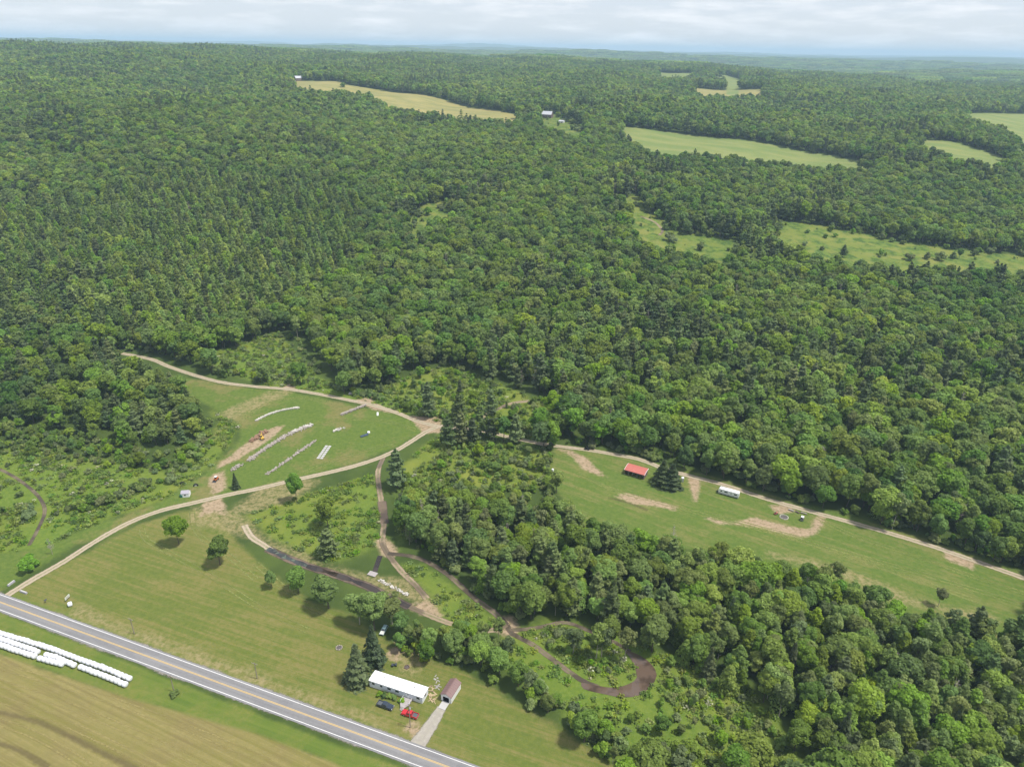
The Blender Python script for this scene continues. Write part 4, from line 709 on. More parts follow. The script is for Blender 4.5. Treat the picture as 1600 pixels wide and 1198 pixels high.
# weeds: tall herbs and grass clumps of the rough ground
def weed_mesh(seed, mk, n=46, w=1.1, h=.9):
    g = rs(seed); c = np.stack([g.normal(size=n)*w*.5, g.normal(size=n)*w*.5, g.uniform(.05, h, n)], 1); nn = g.normal(size=(n, 3))*.55+np.array([0, 0, .8]); V, F = quads(c, nn, .42, g); return mesh_np('weed', V, F, MT[mk])
def weeds():
    A = [arr(p) for p in PATCH['lush']]; xs, ys = [], []
    for P in A:
        n = int((P[:, 0].max()-P[:, 0].min())*(P[:, 1].max()-P[:, 1].min())*.27); x = G.uniform(P[:, 0].min(), P[:, 0].max(), n); y = G.uniform(P[:, 1].min(), P[:, 1].max(), n); k = inside(P, x, y)
        d = np.sin(x/9+np.sin(y/7))*np.sin(y/11+np.sin(x/13))+.6*np.sin(x/3.1)*np.sin(y/3.7); k &= G.uniform(-1.2, 1.0, n) < d*.9; x, y = x[k], y[k]
        k = free(x, y, 2.4, False); xs.append(x[k]); ys.append(y[k])
    x, y = np.concatenate(xs), np.concatenate(ys); k = (seg_dist(DITCH, x, y) > 3.4) & ~inside(PATCH['lawn'][0], x, y); x, y = x[k], y[k]
    k = ~inside(POND, x, y); x, y = x[k], y[k]
    pick = np.where(G.uniform(size=len(x)) < .86, G.randint(0, 3, len(x)), np.where(G.uniform(size=len(x)) < .85, 3, 4))
    scatter('weeds', x, y, pick, G.uniform(.5, 1.5, len(x)), G.uniform(0, 6.28, len(x)), [weed_mesh(80, 'leaf_weed'), weed_mesh(81, 'leaf_weed', 40, 1.5, .7), weed_mesh(82, 'leaf_bright', 50, 1.2, 1.1), weed_mesh(83, 'leaf_willow', 40, 1.3, .8), weed_mesh(84, 'flower', 26, .9, 1.0)], 'tall green weeds and wildflowers of the rough meadow', 'weeds', .0)
    print('weeds', len(x))
MT['flower'] = leaf('flower_heads', (0.34, 0.36, 0.16), (0.52, 0.52, 0.36), .2)
weeds()

# ------------------------------------------------------------------ lone trees and bushes
LONE = [  # kind, ground point, width scale, height scale, label, category
 ('spruce', [(-51.7,178.9)][0], 1.5, 1.06, 'larger of two dark spruces beside the white mobile home', 'spruce tree'),
 ('spruce', [(-47.6,187)][0], 1.3, 1.12, 'spruce close behind the larger one, beside the pale parked car', 'spruce tree'),
 ('spruce', [(-136.2,295.8)][0], .62, .56, 'small lone spruce standing above the dirt track near the skid steer', 'spruce tree'),
 ('shrub', [(-200.1,233.4)][0], 1.75, 1.6, 'big round bush alone beside the dirt track near the road', 'bush'),
 ('broad', [(-145.5,251.8)][0], .75, .85, 'small broadleaf tree just below the track at the sand patch', 'tree'),
 ('broad', [(-122.5,238.7)][0], .92, .92, 'rounded broadleaf tree at the edge of the mown field', 'tree'),
 ('bright', [(-103.4,285.6)][0], .68, .95, 'slender light green tree on a bare trunk below the track', 'tree'),
 ('broad', [(-83.2,265)][0], .85, .95, 'dark broadleaf tree in the weeds right behind the blue-green pine', 'tree'),
 ('pine', [(-78,245.9)][0], 1.05, .72, 'bushy blue-green pine beside the water ditch', 'pine tree'),
 ('bright', [(-96.2,225.2)][0], .42, .5, 'smallest light green sapling of the row below the ditch', 'tree'),
 ('bright', [(-84.8,222.4)][0], .68, .72, 'middle-sized tree of the row below the ditch', 'tree'),
 ('broad', [(-70.4,214.1)][0], 1.12, 1.0, 'large spreading tree of the row below the ditch', 'tree'),
 ('broad', [(-50.3,203)][0], 1.1, 1.05, 'tall spreading tree beside the pale old car', 'tree'),
 ('aspen', [(-56.6,205.9)][0], 1.5, .85, 'loose grey-green tree behind the spruces', 'tree'),
 ('aspen', [(-44.5,206.2)][0], 1.5, .85, 'loose grey-green tree over the end of the ditch', 'tree'),
 ('broad', [(22.5,339.1)][0], 1.1, 1.15, 'big lone broadleaf tree leaning over the upper dirt track', 'tree'),
 ('pine', [(-34.9,340.7)][0], 1.1, .95, 'dark pine at the track junction, left one of three', 'pine tree'),
 ('pine', [(-28,343.7)][0], 1.15, 1.0, 'dark pine at the track junction, middle one of three', 'pine tree'),
 ('pine', [(-21.6,344.6)][0], 1.0, .9, 'dark pine at the track junction, right one of three', 'pine tree'),
 ('spruce', [(77.4,306.8)][0], 1.75, .88, 'bushy evergreen next to the red-roofed shed', 'evergreen tree'),
 ('spruce', [(81.6,304.6)][0], 1.7, .84, 'bushy evergreen next to the white toilet cabin', 'evergreen tree'),
 ('aspen', [(172.7,221.2)][0], .7, .55, 'lone pale tree on the near edge of the mown strip', 'tree'),
 ('dead', [(71.4,252.5)][0], .9, .95, 'bare grey tree at the near edge of the mown strip', 'dead tree'),
 ('dead', [(-196.5,243.5)][0], .5, .6, 'thin dead snag beside the dirt track near the road', 'dead tree'),
 ('shrub', [(-112.7,171.7)][0], .75, .45, 'small bush around a pole in the roadside hay field', 'bush'),
 ('aspen', [(31.9,190)][0], 1.05, 1.05, 'tall aspen in the loop of the mud track, pale trunk showing', 'aspen tree'),
 ('aspen', [(34.4,191.3)][0], 1.0, .98, 'aspen beside the tallest one inside the mud loop', 'aspen tree'),
 ('aspen', [(42.6,190.3)][0], 1.0, .95, 'aspen standing against the mud pond', 'aspen tree'),
 ('aspen', [(24,193.4)][0], 1.0, .72, 'short grey aspen at the west side of the mud loop', 'aspen tree'),
 ('broad', [(38.6,197.5)][0], .8, .85, 'broadleaf tree behind the aspens inside the mud loop', 'tree'),
 ('shrub', [(-382,1684)][0], 3.2, 2.0, 'dark bush alone in the hay field on the ridge', 'bush'),
 ('broad', [(167,742)][0], .75, .8, 'round tree of the clump in the far pasture, left one', 'tree'),
 ('broad', [(181,742)][0], .8, .9, 'round tree of the clump in the far pasture, second from left', 'tree'),
 ('broad', [(197,739)][0], .85, .9, 'round tree of the clump in the far pasture, second from right', 'tree'),
 ('broad', [(211,744)][0], .75, .8, 'round tree of the clump in the far pasture, right one', 'tree'),
 ('pine', [(323,687)][0], .8, .65, 'dark conical tree alone in the long far pasture', 'tree'),
 ('broad', [(443,696)][0], .6, .6, 'small tree alone at the right of the long far pasture', 'tree'),
]
for i, (kd, p, s, szz, lab, cat) in enumerate(LONE): plant(kd, i % VAR[kd], p[0], p[1], s, i*1.7, lab, None, cat, szz)
for i, (p, w) in enumerate(zip([(312,754),(326,740),(337,743),(403,731),(189,711)], ('first of the shrub row', 'second of the shrub row', 'third of the shrub row', 'lone shrub farther right', 'lone shrub left of the hedge'))):
    plant('shrub', i % 2, p[0], p[1], 1.3, i*2.1, w+' in the long far pasture', None, 'shrub', 1.0)
for i, p in enumerate([(-43.1,173.2),(-41.5,172.7),(-39.9,172.2),(-38.3,171.9),(-35.3,170.7)]):
    plant('shrub', i % 2, p[0], p[1], .55, i*1.9, 'clipped yellow-green shrub along the front of the mobile home', 'shrubs along the mobile home', 'shrub', .38)

# ------------------------------------------------------------------ materials of made things
S_ = simple
MT.update(white_metal=S_('white_metal', (.80, .80, .80), .45, var=.03), white_wall=S_('white_siding', (.62, .64, .68), .6, var=.05, scale=1), pale_wall=S_('pale_wall', (.70, .69, .68), .6, var=.05), skirt=S_('skirting', (.72, .72, .70), .7, var=.08),
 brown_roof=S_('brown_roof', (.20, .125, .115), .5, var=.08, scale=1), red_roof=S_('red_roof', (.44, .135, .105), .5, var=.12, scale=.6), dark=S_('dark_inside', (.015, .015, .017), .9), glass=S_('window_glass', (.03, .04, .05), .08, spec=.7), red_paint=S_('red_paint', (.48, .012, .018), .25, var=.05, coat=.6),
 navy_paint=S_('navy_paint', (.022, .034, .055), .25, var=.05, coat=.6), black_paint=S_('black_paint', (.012, .013, .015), .25, coat=.6), teal_paint=S_('teal_paint', (.20, .32, .33), .4, var=.1, coat=.2), pale_paint=S_('pale_paint', (.62, .64, .60), .4, var=.08), tyre=S_('tyre_rubber', (.02, .02, .02), .9), rim=S_('wheel_rim', (.45, .45, .46), .35, metal=.8), chrome=S_('chrome', (.6, .6, .6), .2, metal=.9),
 lamp=S_('headlight_glass', (.7, .7, .68), .15), tail=S_('taillight_glass', (.35, .01, .01), .2), bed=S_('bed_liner', (.09, .10, .11), .7), wood_grey=S_('weathered_wood', (.36, .33, .32), .85, var=.18, scale=1.5), wood_tan=S_('tan_lumber', (.40, .31, .18), .8, var=.15), pole=S_('pole_wood', (.24, .20, .16), .9, var=.15), film=S_('bale_film', (.70, .71, .73), .4, var=.06), concrete=S_('concrete', (.44, .43, .41), .85, var=.08), stone=S_('pale_stone', (.35, .305, .265), .9, var=.25, scale=.8), stone_white=S_('white_stone', (.50, .47, .42), .9, var=.25, scale=.8),
 orange=S_('orange_paint', (.55, .16, .035), .5, var=.1), yellow=S_('yellow_paint', (.62, .40, .06), .5, var=.1), steel=S_('dark_steel', (.06, .06, .065), .6), tank_green=S_('green_tank', (.03, .14, .10), .5), roof_grey=S_('grey_roof', (.36, .34, .38), .5), barn_roof=S_('barn_roof', (.46, .47, .50), .45), barn_wall=S_('barn_wall', (.16, .11, .10), .8), ash=S_('ash', (.10, .09, .085), .95), blue_tarp=S_('blue_tarp', (.06, .09, .14), .6), seat=S_('seat_vinyl', (.04, .04, .045), .7))

def frame_of(a, b):
    """centre and heading of the line a-b"""
    a, b = Vector(a), Vector(b); d = b-a; return (a+b)/2, math.atan2(d.y, d.x), d.length
def wall_window(parent, x, y, z, w, h, axis='y', sgn=-1, name='window', fm='pale_wall'):
    d = .06; m = MB()
    if axis == 'y': m.box((x, y+sgn*d/2, z), (w+.16, d, h+.16)); o = m.build(name, MT[fm], parent); MB().box((x, y+sgn*(d+.012), z), (w, .02, h)).build('pane', MT['glass'], o)
    else: m.box((x+sgn*d/2, y, z), (d, w+.16, h+.16)); o = m.build(name, MT[fm], parent); MB().box((x+sgn*(d+.012), y, z), (.02, w, h)).build('pane', MT['glass'], o)
    return o
def gable(parent, L, W, Hw, rise, wall, roof, over=.25, ribs=0):
    """walls and a ridge along x"""
    h = W/2; MB().add([(-L/2, -h, 0), (-L/2, h, 0), (-L/2, h, Hw), (-L/2, 0, Hw+rise), (-L/2, -h, Hw), (L/2, -h, 0), (L/2, h, 0), (L/2, h, Hw), (L/2, 0, Hw+rise), (L/2, -h, Hw)], [(0, 4, 3, 2, 1), (5, 6, 7, 8, 9), (0, 5, 9, 4), (1, 2, 7, 6)]).build('wall', MT[wall], parent)
    k = rise/h; yo = h+over; t = .10; xo = L/2+over
    prof = [(-yo, Hw-k*over+.02), (0, Hw+rise+.02), (yo, Hw-k*over+.02), (yo, Hw-k*over+t), (0, Hw+rise+t+.02), (-yo, Hw-k*over+t)]
    rf = MB().add([(sx*xo, p[0], p[1]) for sx in (-1, 1) for p in prof], [(0, 1, 2, 3, 4, 5), (11, 10, 9, 8, 7, 6)]+[(i, 6+i, 6+(i+1) % 6, (i+1) % 6) for i in range(6)]).build('roof', MT[roof], parent)
    for i in range(ribs):
        x = -xo+(i+.5)*2*xo/ribs
        for sg in (-1, 1): MB().add([(x-.04, sg*.05, Hw+rise+t+.02), (x+.04, sg*.05, Hw+rise+t+.02), (x+.04, sg*yo, Hw-k*over+t+.012), (x-.04, sg*yo, Hw-k*over+t+.012), (x, sg*.05, Hw+rise+t+.07), (x, sg*yo, Hw-k*over+t+.06)], [(0, 4, 5, 3), (1, 2, 5, 4)]).build('roof_rib', MT[roof], rf)
    return rf

# ------------------------------------------------------------------ mobile home, garage
def mobile_home():
    A, B, C, D = [(-47.3,176.8),(-28.2,170),(-45.9,181),(-26.8,174)]
    c, rz, L = frame_of(A, B); c2, _, _ = frame_of(C, D); W = (c2-c).length; ctr = (c+c2)/2
    t = empty('mobile_home', ctr, rz, 'long white single-wide mobile home with a flat white roof', 'house')
    MB().box((0, 0, .35), (L-.1, W-.1, .7)).build('skirting', MT['skirt'], t); MB().box((0, 0, 1.85), (L, W, 2.3)).build('wall', MT['white_wall'], t)
    rf = MB().prism([(-W/2-.18, 3.0), (W/2+.18, 3.0), (W/2+.18, 3.1), (0, 3.3), (-W/2-.18, 3.1)], -L/2-.18, L/2+.18); rf.v = [(p[1], p[0], p[2]) for p in rf.v]; ro = rf.build('roof', MT['white_metal'], t)
    for i in range(9): x = -L/2+(i+.5)*L/9; MB().add([(x-.05, -W/2-.15, 3.12), (x+.05, -W/2-.15, 3.12), (x+.05, 0, 3.32), (x-.05, 0, 3.32), (x+.05, W/2+.15, 3.12), (x-.05, W/2+.15, 3.12)], [(0, 1, 2, 3), (3, 2, 4, 5)]).build('roof_seam', MT['skirt'], ro)
    for x, y in ((-L*.28, .5), (L*.1, -.4), (L*.3, .5)): MB().lathe([(.16, 0), (.16, .35), (.24, .36), (.24, .45)], (x, y, 3.2), 10).build('roof_vent', MT['concrete'], ro)
    for x, w in ((-L*.42, 1.0), (-L*.27, .8), (-L*.12, 1.3), (L*.03, 1.3), (L*.42, 1.1)): wall_window(t, x, -W/2, 2.05, w, .95)
    for x in (-L*.35, 0, L*.3): wall_window(t, x, W/2, 2.05, 1.0, .9, 'y', 1)
    wall_window(t, L/2, 0, 2.05, 1.2, .95, 'x', 1)
    d = MB().box((L*.235, -W/2-.04, 1.75), (.95, .08, 2.0)).build('door', MT['white_metal'], t); MB().box((L*.235, -W/2-.09, 2.2), (.45, .03, .6)).build('pane', MT['glass'], d)
    dk = empty('wooden_deck', ctr+Vector((math.cos(rz), math.sin(rz)))*(L*.235)+Vector((math.sin(rz), -math.cos(rz)))*(W/2+2.1), rz, 'weathered grey wooden deck with railings at the mobile home door', 'deck')
    for i in range(15):
        y = -1.95+i*.27; w = 3.3-max(0, -y-.6)*1.2; MB().box((0, y, .72), (w, .25, .05)).build('board', MT['wood_grey'], dk)
    for sx in (-1, 1):
        for y in (-.6, .7, 1.85): MB().box((sx*1.6, y, .78), (.1, .1, 1.55)).build('post', MT['wood_grey'], dk)
        MB().box((sx*1.6, .62, 1.5), (.09, 2.6, .07)).build('rail', MT['pale_wall'], dk)
    for i in range(3): MB().box((0, -2.2-i*.28, .55-i*.18), (1.3, .28, .06)).build('step', MT['wood_grey'], dk)
mobile_home()
def garage():
    A, B, C = [(-22.2,171.8),(-18.6,170.2),(-15.8,176.6)]
    W = (Vector(A)-Vector(B)).length; v = Vector(C)-Vector(B); L = v.length; rz = math.atan2(v.y, v.x); ctr = (Vector(A)+Vector(C))/2
    W = max(3.7, min(W, 4.6)); t = empty('garage', ctr, rz, 'white garage with a brown metal roof and its front door open', 'garage')
    h = W/2; x0, x1 = -L/2, L/2; Hw, rise = 2.7, 1.0
    MB().box((0, h-.05, Hw/2), (L, .1, Hw)).box((0, -h+.05, Hw/2), (L, .1, Hw)).add([(x1, -h, 0), (x1, h, 0), (x1, h, Hw), (x1, 0, Hw+rise), (x1, -h, Hw)], [(0, 1, 2, 3, 4)]).add([(x0, -h, 0), (x0, -1.2, 0), (x0, -1.2, 2.25), (x0, 1.2, 2.25), (x0, 1.2, 0), (x0, h, 0), (x0, h, Hw), (x0, 0, Hw+rise), (x0, -h, Hw)], [(0, 1, 2, 8), (2, 3, 7, 8), (3, 6, 7), (3, 4, 5, 6)]).build('wall', MT['pale_wall'], t)
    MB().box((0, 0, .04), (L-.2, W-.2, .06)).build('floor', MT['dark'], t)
    k = rise/h; yo = h+.2; prof = [(-yo, Hw-k*.2+.02), (0, Hw+rise+.02), (yo, Hw-k*.2+.02), (yo, Hw-k*.2+.12), (0, Hw+rise+.14), (-yo, Hw-k*.2+.12)]; xo = L/2+.2
    rf = MB().add([(sx*xo, p[0], p[1]) for sx in (-1, 1) for p in prof], [(0, 1, 2, 3, 4, 5), (11, 10, 9, 8, 7, 6)]+[(i, 6+i, 6+(i+1) % 6, (i+1) % 6) for i in range(6)]).build('roof', MT['brown_roof'], t)
    for i in range(8):
        x = -xo+(i+.5)*2*xo/8
        for sg in (-1, 1): MB().add([(x-.03, sg*.05, Hw+rise+.14), (x+.03, sg*.05, Hw+rise+.14), (x+.03, sg*yo, Hw-k*.2+.125), (x-.03, sg*yo, Hw-k*.2+.125), (x, sg*.05, Hw+rise+.18), (x, sg*yo, Hw-k*.2+.17)], [(0, 4, 5, 3), (1, 2, 5, 4)]).build('roof_rib', MT['brown_roof'], rf)
    MB().box((0, 0, Hw+rise+.17), (2*xo, .3, .06)).build('ridge_cap', MT['brown_roof'], rf)
    MB().box((x0-1.65, 0, .10), (3.1, 2.6, .16)).build('concrete_ramp', MT['concrete'], t)
    for y in (-1.25, 1.25): MB().box((x0-.03, y, 1.15), (.08, .12, 2.3)).build('door_jamb', MT['white_metal'], t)
    MB().box((x0-.03, 0, 2.32), (.08, 2.6, .14)).build('door_header', MT['white_metal'], t)
garage()

# ------------------------------------------------------------------ vehicles (x is forward)
def wheel(t, x, y, r=.38, w=.25):
    o = MB().lathe([(r*.6, -w/2), (r, -w/2+.03), (r, w/2-.03), (r*.6, w/2)], (x, y, r), 16, 'y').build('wheel', MT['tyre'], t); sg = 1 if y > 0 else -1
    MB().lathe([(r*.6, 0), (r*.5, .03)], (x, y+sg*(w/2-.01), r), 12, 'y').build('rim', MT['rim'], o)
def cabin(t, x0, x1, z0, z1, w, fx, rx, paint, side=((.08, .48), (.54, .92))):
    """greenhouse: tapered roof, glass all round"""
    wt = w*.80; V = [(x0, -w/2, z0), (x1, -w/2, z0), (x1, w/2, z0), (x0, w/2, z0), (x0+rx, -wt/2, z1), (x1-fx, -wt/2, z1), (x1-fx, wt/2, z1), (x0+rx, wt/2, z1)]
    c = MB().add(V, [(3, 2, 1, 0), (4, 5, 6, 7), (0, 1, 5, 4), (1, 2, 6, 5), (2, 3, 7, 6), (3, 0, 4, 7)]).build('cab', MT[paint], t)
    V = [Vector(p) for p in V]
    def pane(nm, a, b, cc, d, u0, u1, v0, v1, off):
        def P(u, v): return (a*(1-u)+b*u)*(1-v)+(d*(1-u)+cc*u)*v+off
        MB().add([P(u0, v0), P(u1, v0), P(u1, v1), P(u0, v1)], [(0, 1, 2, 3)]).build(nm, MT['glass'], c)
    pane('windscreen', V[1], V[2], V[6], V[5], .06, .94, .08, .92, Vector((.02, 0, .01))); pane('rear_window', V[3], V[0], V[4], V[7], .06, .94, .15, .88, Vector((-.02, 0, .01)))
    for u0, u1 in side:
        pane('window', V[0], V[1], V[5], V[4], u0, u1, .14, .88, Vector((0, -.02, .01))); pane('window', V[2], V[3], V[7], V[6], 1-u1, 1-u0, .14, .88, Vector((0, .02, .01)))
def lights(t, xf, xr, y, z):
    for s in (-1, 1): MB().box((xf, s*y, z), (.06, .36, .18)).build('headlight', MT['lamp'], t); MB().box((xr, s*y*1.1, z+.05), (.06, .18, .34)).build('taillight', MT['tail'], t)
def pickup(name, a, b, paint, label, bedm):
    c, rz, _ = frame_of(a, b); t = empty(name, c, rz, label, 'pickup truck')
    body = MB().box((0, 0, .66), (5.75, 1.95, .44)).add([(1.0, -.97, .88), (2.85, -.95, .88), (2.85, .95, .88), (1.0, .97, .88), (1.0, -.93, 1.22), (2.75, -.88, 1.10), (2.75, .88, 1.10), (1.0, .93, 1.22)], [(4, 5, 6, 7), (0, 1, 5, 4), (1, 2, 6, 5), (2, 3, 7, 6)]).box((.02, 0, 1.05), (1.96, 1.94, .34))
    body.build('body', MT[paint], t)
    bd = MB().box((-1.92, .91, 1.07), (1.86, .12, .38)).box((-1.92, -.91, 1.07), (1.86, .12, .38)).box((-1.02, 0, 1.07), (.1, 1.7, .38)).build('bed', MT[paint], t)
    MB().box((-1.93, 0, .90), (1.74, 1.68, .05)).build('bed_floor', MT[bedm], bd); tg = MB().box((-2.84, 0, 1.05), (.09, 1.9, .40)).build('tailgate', MT[paint], t); MB().box((-2.895, 0, 1.12), (.02, .3, .08)).build('handle', MT['steel'], tg)
    cabin(t, -.98, 1.15, 1.22, 1.88, 1.84, .62, .18, paint)
    for x in (-1.75, 1.85):
        for s in (-1, 1): wheel(t, x, s*.88)
    MB().box((2.93, 0, .60), (.14, 1.9, .22)).build('front_bumper', MT['chrome'], t); MB().box((-2.95, 0, .58), (.14, 1.85, .2)).build('rear_bumper', MT['chrome'], t)
    MB().box((2.875, 0, .95), (.03, 1.1, .26)).build('grille', MT['steel'], t); lights(t, 2.86, -2.9, .76, .95)
    for s in (-1, 1): MB().box((.95, s*1.08, 1.32), (.14, .2, .2)).build('mirror', MT['steel'], t)
    return t
pickup('pickup_truck', *[(-43.3,169.6),(-37.7,167.5)], 'navy_paint', 'dark blue pickup parked on the lawn before the mobile home', 'bed')
pickup('pickup_truck', *[(-29,164.3),(-34.6,166.3)], 'red_paint', 'bright red crew-cab pickup parked near the driveway', 'bed')
def car(name, a, b, paint, hood, label, L=4.5, high=0.0):
    c, rz, _ = frame_of(a, b); t = empty(name, c, rz, label, 'car'); h = L/2
    MB().box((0, 0, .58), (L, 1.76, .46)).build('body', MT[paint], t)
    MB().add([(.7, -.86, .81), (h-.05, -.82, .81), (h-.05, .82, .81), (.7, .86, .81), (.7, -.8, .98), (h-.2, -.74, .88), (h-.2, .74, .88), (.7, .8, .98)], [(4, 5, 6, 7), (0, 1, 5, 4), (1, 2, 6, 5), (2, 3, 7, 6)]).build('bonnet', MT[hood], t)
    cabin(t, -h+.15, 1.05, .81, 1.48+high, 1.70, .75, .45-high, paint)
    for x in (-h*.6, h*.62):
        for s in (-1, 1): wheel(t, x, s*.78, .33, .22)
    MB().box((h+.03, 0, .5), (.12, 1.7, .2)).build('front_bumper', MT['steel'], t); MB().box((-h-.03, 0, .5), (.12, 1.7, .2)).build('rear_bumper', MT['steel'], t); lights(t, h, -h, .66, .68)
car('parked_car', *[(-46.3,204.7),(-47.3,200.4)], 'teal_paint', 'pale_paint', 'old teal car with a pale bonnet behind the two spruces', 4.9)
car('parked_car', *[(-16.2,373.8),(-18.1,364.2)], 'black_paint', 'black_paint', 'black car on the spur track above the junction', 4.6, .2)
def buggy(name, p, rz, paint, label, roof=None, cat='utility vehicle'):
    t = empty(name, p, rz, label, cat)
    MB().box((0, 0, .55), (2.7, 1.2, .25)).add([(.55, -.6, .67), (1.4, -.5, .67), (1.4, .5, .67), (.55, .6, .67), (.6, -.5, 1.0), (1.25, -.42, .85), (1.25, .42, .85), (.6, .5, 1.0)], [(4, 5, 6, 7), (0, 1, 5, 4), (1, 2, 6, 5), (2, 3, 7, 6), (3, 0, 4, 7)]).build('body', MT[paint], t)
    MB().box((-.95, 0, .85), (.85, 1.25, .32)).build('cargo_box', MT['steel'], t)
    for s in (-1, 1):
        MB().box((-.15, s*.3, .85), (.5, .48, .18)).box((-.38, s*.3, 1.15), (.12, .46, .5)).build('seat', MT['seat'], t)
        for x in (-.9, .95): wheel(t, x, s*.62, .34, .26)
    f = MB()
    for s in (-1, 1): f.tube((.55, s*.58, .95), (.25, s*.52, 1.9), .03).tube((.25, s*.52, 1.9), (-.5, s*.52, 1.9), .03).tube((-.5, s*.52, 1.9), (-.55, s*.58, .8), .03)
    f.tube((.25, -.52, 1.9), (.25, .52, 1.9), .03).tube((-.5, -.52, 1.9), (-.5, .52, 1.9), .03).build('roll_cage', MT['steel'], t)
    if roof: MB().box((-.1, 0, 1.96), (1.5, 1.3, .07), top=(.94, .94)).build('roof', MT[roof], t)
    MB().tube((.45, .3, 1.0), (.25, .3, 1.2), .02).lathe([(.17, 0), (.17, .03)], (.23, .3, 1.2), 10).build('steering_wheel', MT['steel'], t)
buggy('utility_buggy', [(42,339.4)][0], R(-14), 'black_paint', 'dark off-road buggy driving on the upper dirt track', 'black_paint')
buggy('golf_cart', [(138.8,278.2)][0], R(60), 'pale_paint', 'white-roofed cart beside the fire ring', 'white_metal', 'cart')
def quad_bike(p, rz, paint, label):
    t = empty('quad_bike', p, rz, label, 'quad bike')
    MB().box((0, 0, .58), (1.5, .42, .3), top=(.9, .7)).box((.6, 0, .80), (.7, .9, .08)).box((-.6, 0, .80), (.7, .95, .08)).build('body', MT[paint], t)
    MB().box((-.15, 0, .86), (.75, .32, .14), top=(.9, .8)).build('seat', MT['seat'], t)
    for x in (-.62, .65):
        for s in (-1, 1): wheel(t, x, s*.46, .30, .24)
    MB().tube((.5, 0, .85), (.33, 0, 1.12), .03).tube((.33, -.38, 1.14), (.33, .38, 1.14), .02).build('handlebar', MT['steel'], t)
    for x in (.65, -.65): MB().box((x, 0, .91), (.5, .8, .03)).build('rack', MT['steel'], t)
quad_bike([(-40.3,186)][0], R(10), 'blue_tarp', 'blue-grey quad bike on the grass behind the mobile home')
def digger(p, rz, paint, label, cabm, s=1.0):
    t = empty('excavator', p, rz, label, 'excavator')
    for y in (-.85, .85): MB().prism([(-1.3, .15), (-1.1, 0), (1.1, 0), (1.3, .15), (1.3, .45), (1.1, .62), (-1.1, .62), (-1.3, .45)], y-.22, y+.22).build('track', MT['steel'], t)
    MB().box((0, 0, .5), (1.4, 1.3, .25)).build('undercarriage', MT['steel'], t); MB().box((-.25, 0, 1.05), (2.1, 1.7, .75), top=(.95, .95)).build('body', MT[paint], t)
    c = MB().box((.25, .4, 1.95), (1.0, .85, 1.1), top=(.85, .9)).build('cab', MT['glass'], t); MB().box((.22, .4, 2.55), (1.0, .9, .1)).build('roof', MT[cabm], c)
    MB().tube((.7, -.3, 1.2), (2.0, -.3, 3.1), .19, .16, 4).tube((2.0, -.3, 3.1), (3.1, -.3, 2.7), .16, .13, 4).build('boom', MT[paint], t)
    MB().tube((3.1, -.3, 2.8), (3.3, -.3, 1.2), .14, .1, 4).build('arm', MT[paint], t); MB().prism([(3.0, 1.25), (3.45, 1.2), (3.4, .5), (2.8, .35), (3.1, .75)], -.75, .15).build('bucket', MT['steel'], t)
    t.scale = (s, s, s)
digger([(-139.1,344.8)][0], R(120), 'yellow', 'yellow excavator working on the heap of red earth', 'yellow')
def skid_steer(p, rz):
    t = empty('skid_steer', p, rz, 'orange loader with a white cab roof above the dirt track', 'loader')
    MB().box((-.3, 0, .85), (2.2, 1.2, .75), top=(.9, .95)).build('body', MT['orange'], t); c = MB().box((.1, 0, 1.65), (1.1, 1.0, 1.0), top=(.9, .9)).build('cab', MT['glass'], t); MB().box((.05, 0, 2.2), (1.25, 1.15, .1)).build('roof', MT['white_metal'], c)
    for x in (-.85, .5):
        for s in (-1, 1): wheel(t, x, s*.75, .42, .3)
    for s in (-1, 1): MB().tube((-1.1, s*.65, 1.6), (1.3, s*.65, 1.0), .1, .1, 4).tube((1.3, s*.65, 1.0), (1.6, s*.65, .35), .1, .1, 4).build('lift_arm', MT['orange'], t)
    MB().prism([(1.6, .1), (2.4, .05), (2.4, .1), (1.75, .25), (1.7, .75), (1.6, .75)], -.95, .95).build('bucket', MT['steel'], t)
skid_steer([(-148.7,302.8)][0], R(-100))

# ------------------------------------------------------------------ camper, sheds, cabins
def camper():
    A, B = [(104.3,299.4),(113.1,294.7)]; c, rz, L = frame_of(A, B); W, t = 2.5, empty('camper_trailer', c, rz, 'long white camper trailer parked beside the dirt track', 'camper')
    t.location = (c.x-math.sin(rz)*1.2, c.y+math.cos(rz)*1.2, gz(c.x, c.y)+.03)
    h = L/2; MB().prism([(-h, .55), (h, .55), (h, 2.9), (h-.2, 3.1), (-h+.5, 3.1), (-h, 2.5)], -W/2, W/2).build('body', MT['white_metal'], t)
    MB().prism([(-h+.1, .75), (h-.1, .75), (h-.1, 1.0), (-h+.1, 1.0)], -W/2-.012, W/2+.012).build('stripe', MT['roof_grey'], t)
    for x, w in ((-h*.72, .7), (-h*.25, 1.5), (h*.68, 1.4)): wall_window(t, x, -W/2, 2.05, w, .7)
    d = MB().box((h*.25, -W/2-.03, 1.6), (.75, .06, 1.9)).build('door', MT['pale_wall'], t); MB().box((h*.25, -W/2-.07, 2.1), (.35, .03, .45)).build('pane', MT['glass'], d)
    for x in (-h*.3, h*.35): MB().box((x, 0, 3.2), (.9, .8, .24), top=(.85, .85)).build('roof_unit', MT['pale_wall'], t)
    for x in (.2, 1.1):
        for s in (-1, 1): wheel(t, x, s*1.12, .36, .24)
    MB().tube((-h, -.7, .55), (-h-1.4, 0, .5), .06, .06, 4).tube((-h, .7, .55), (-h-1.4, 0, .5), .06, .06, 4).box((-h-.6, 0, .8), (.5, .5, .5)).build('hitch', MT['steel'], t)
camper()
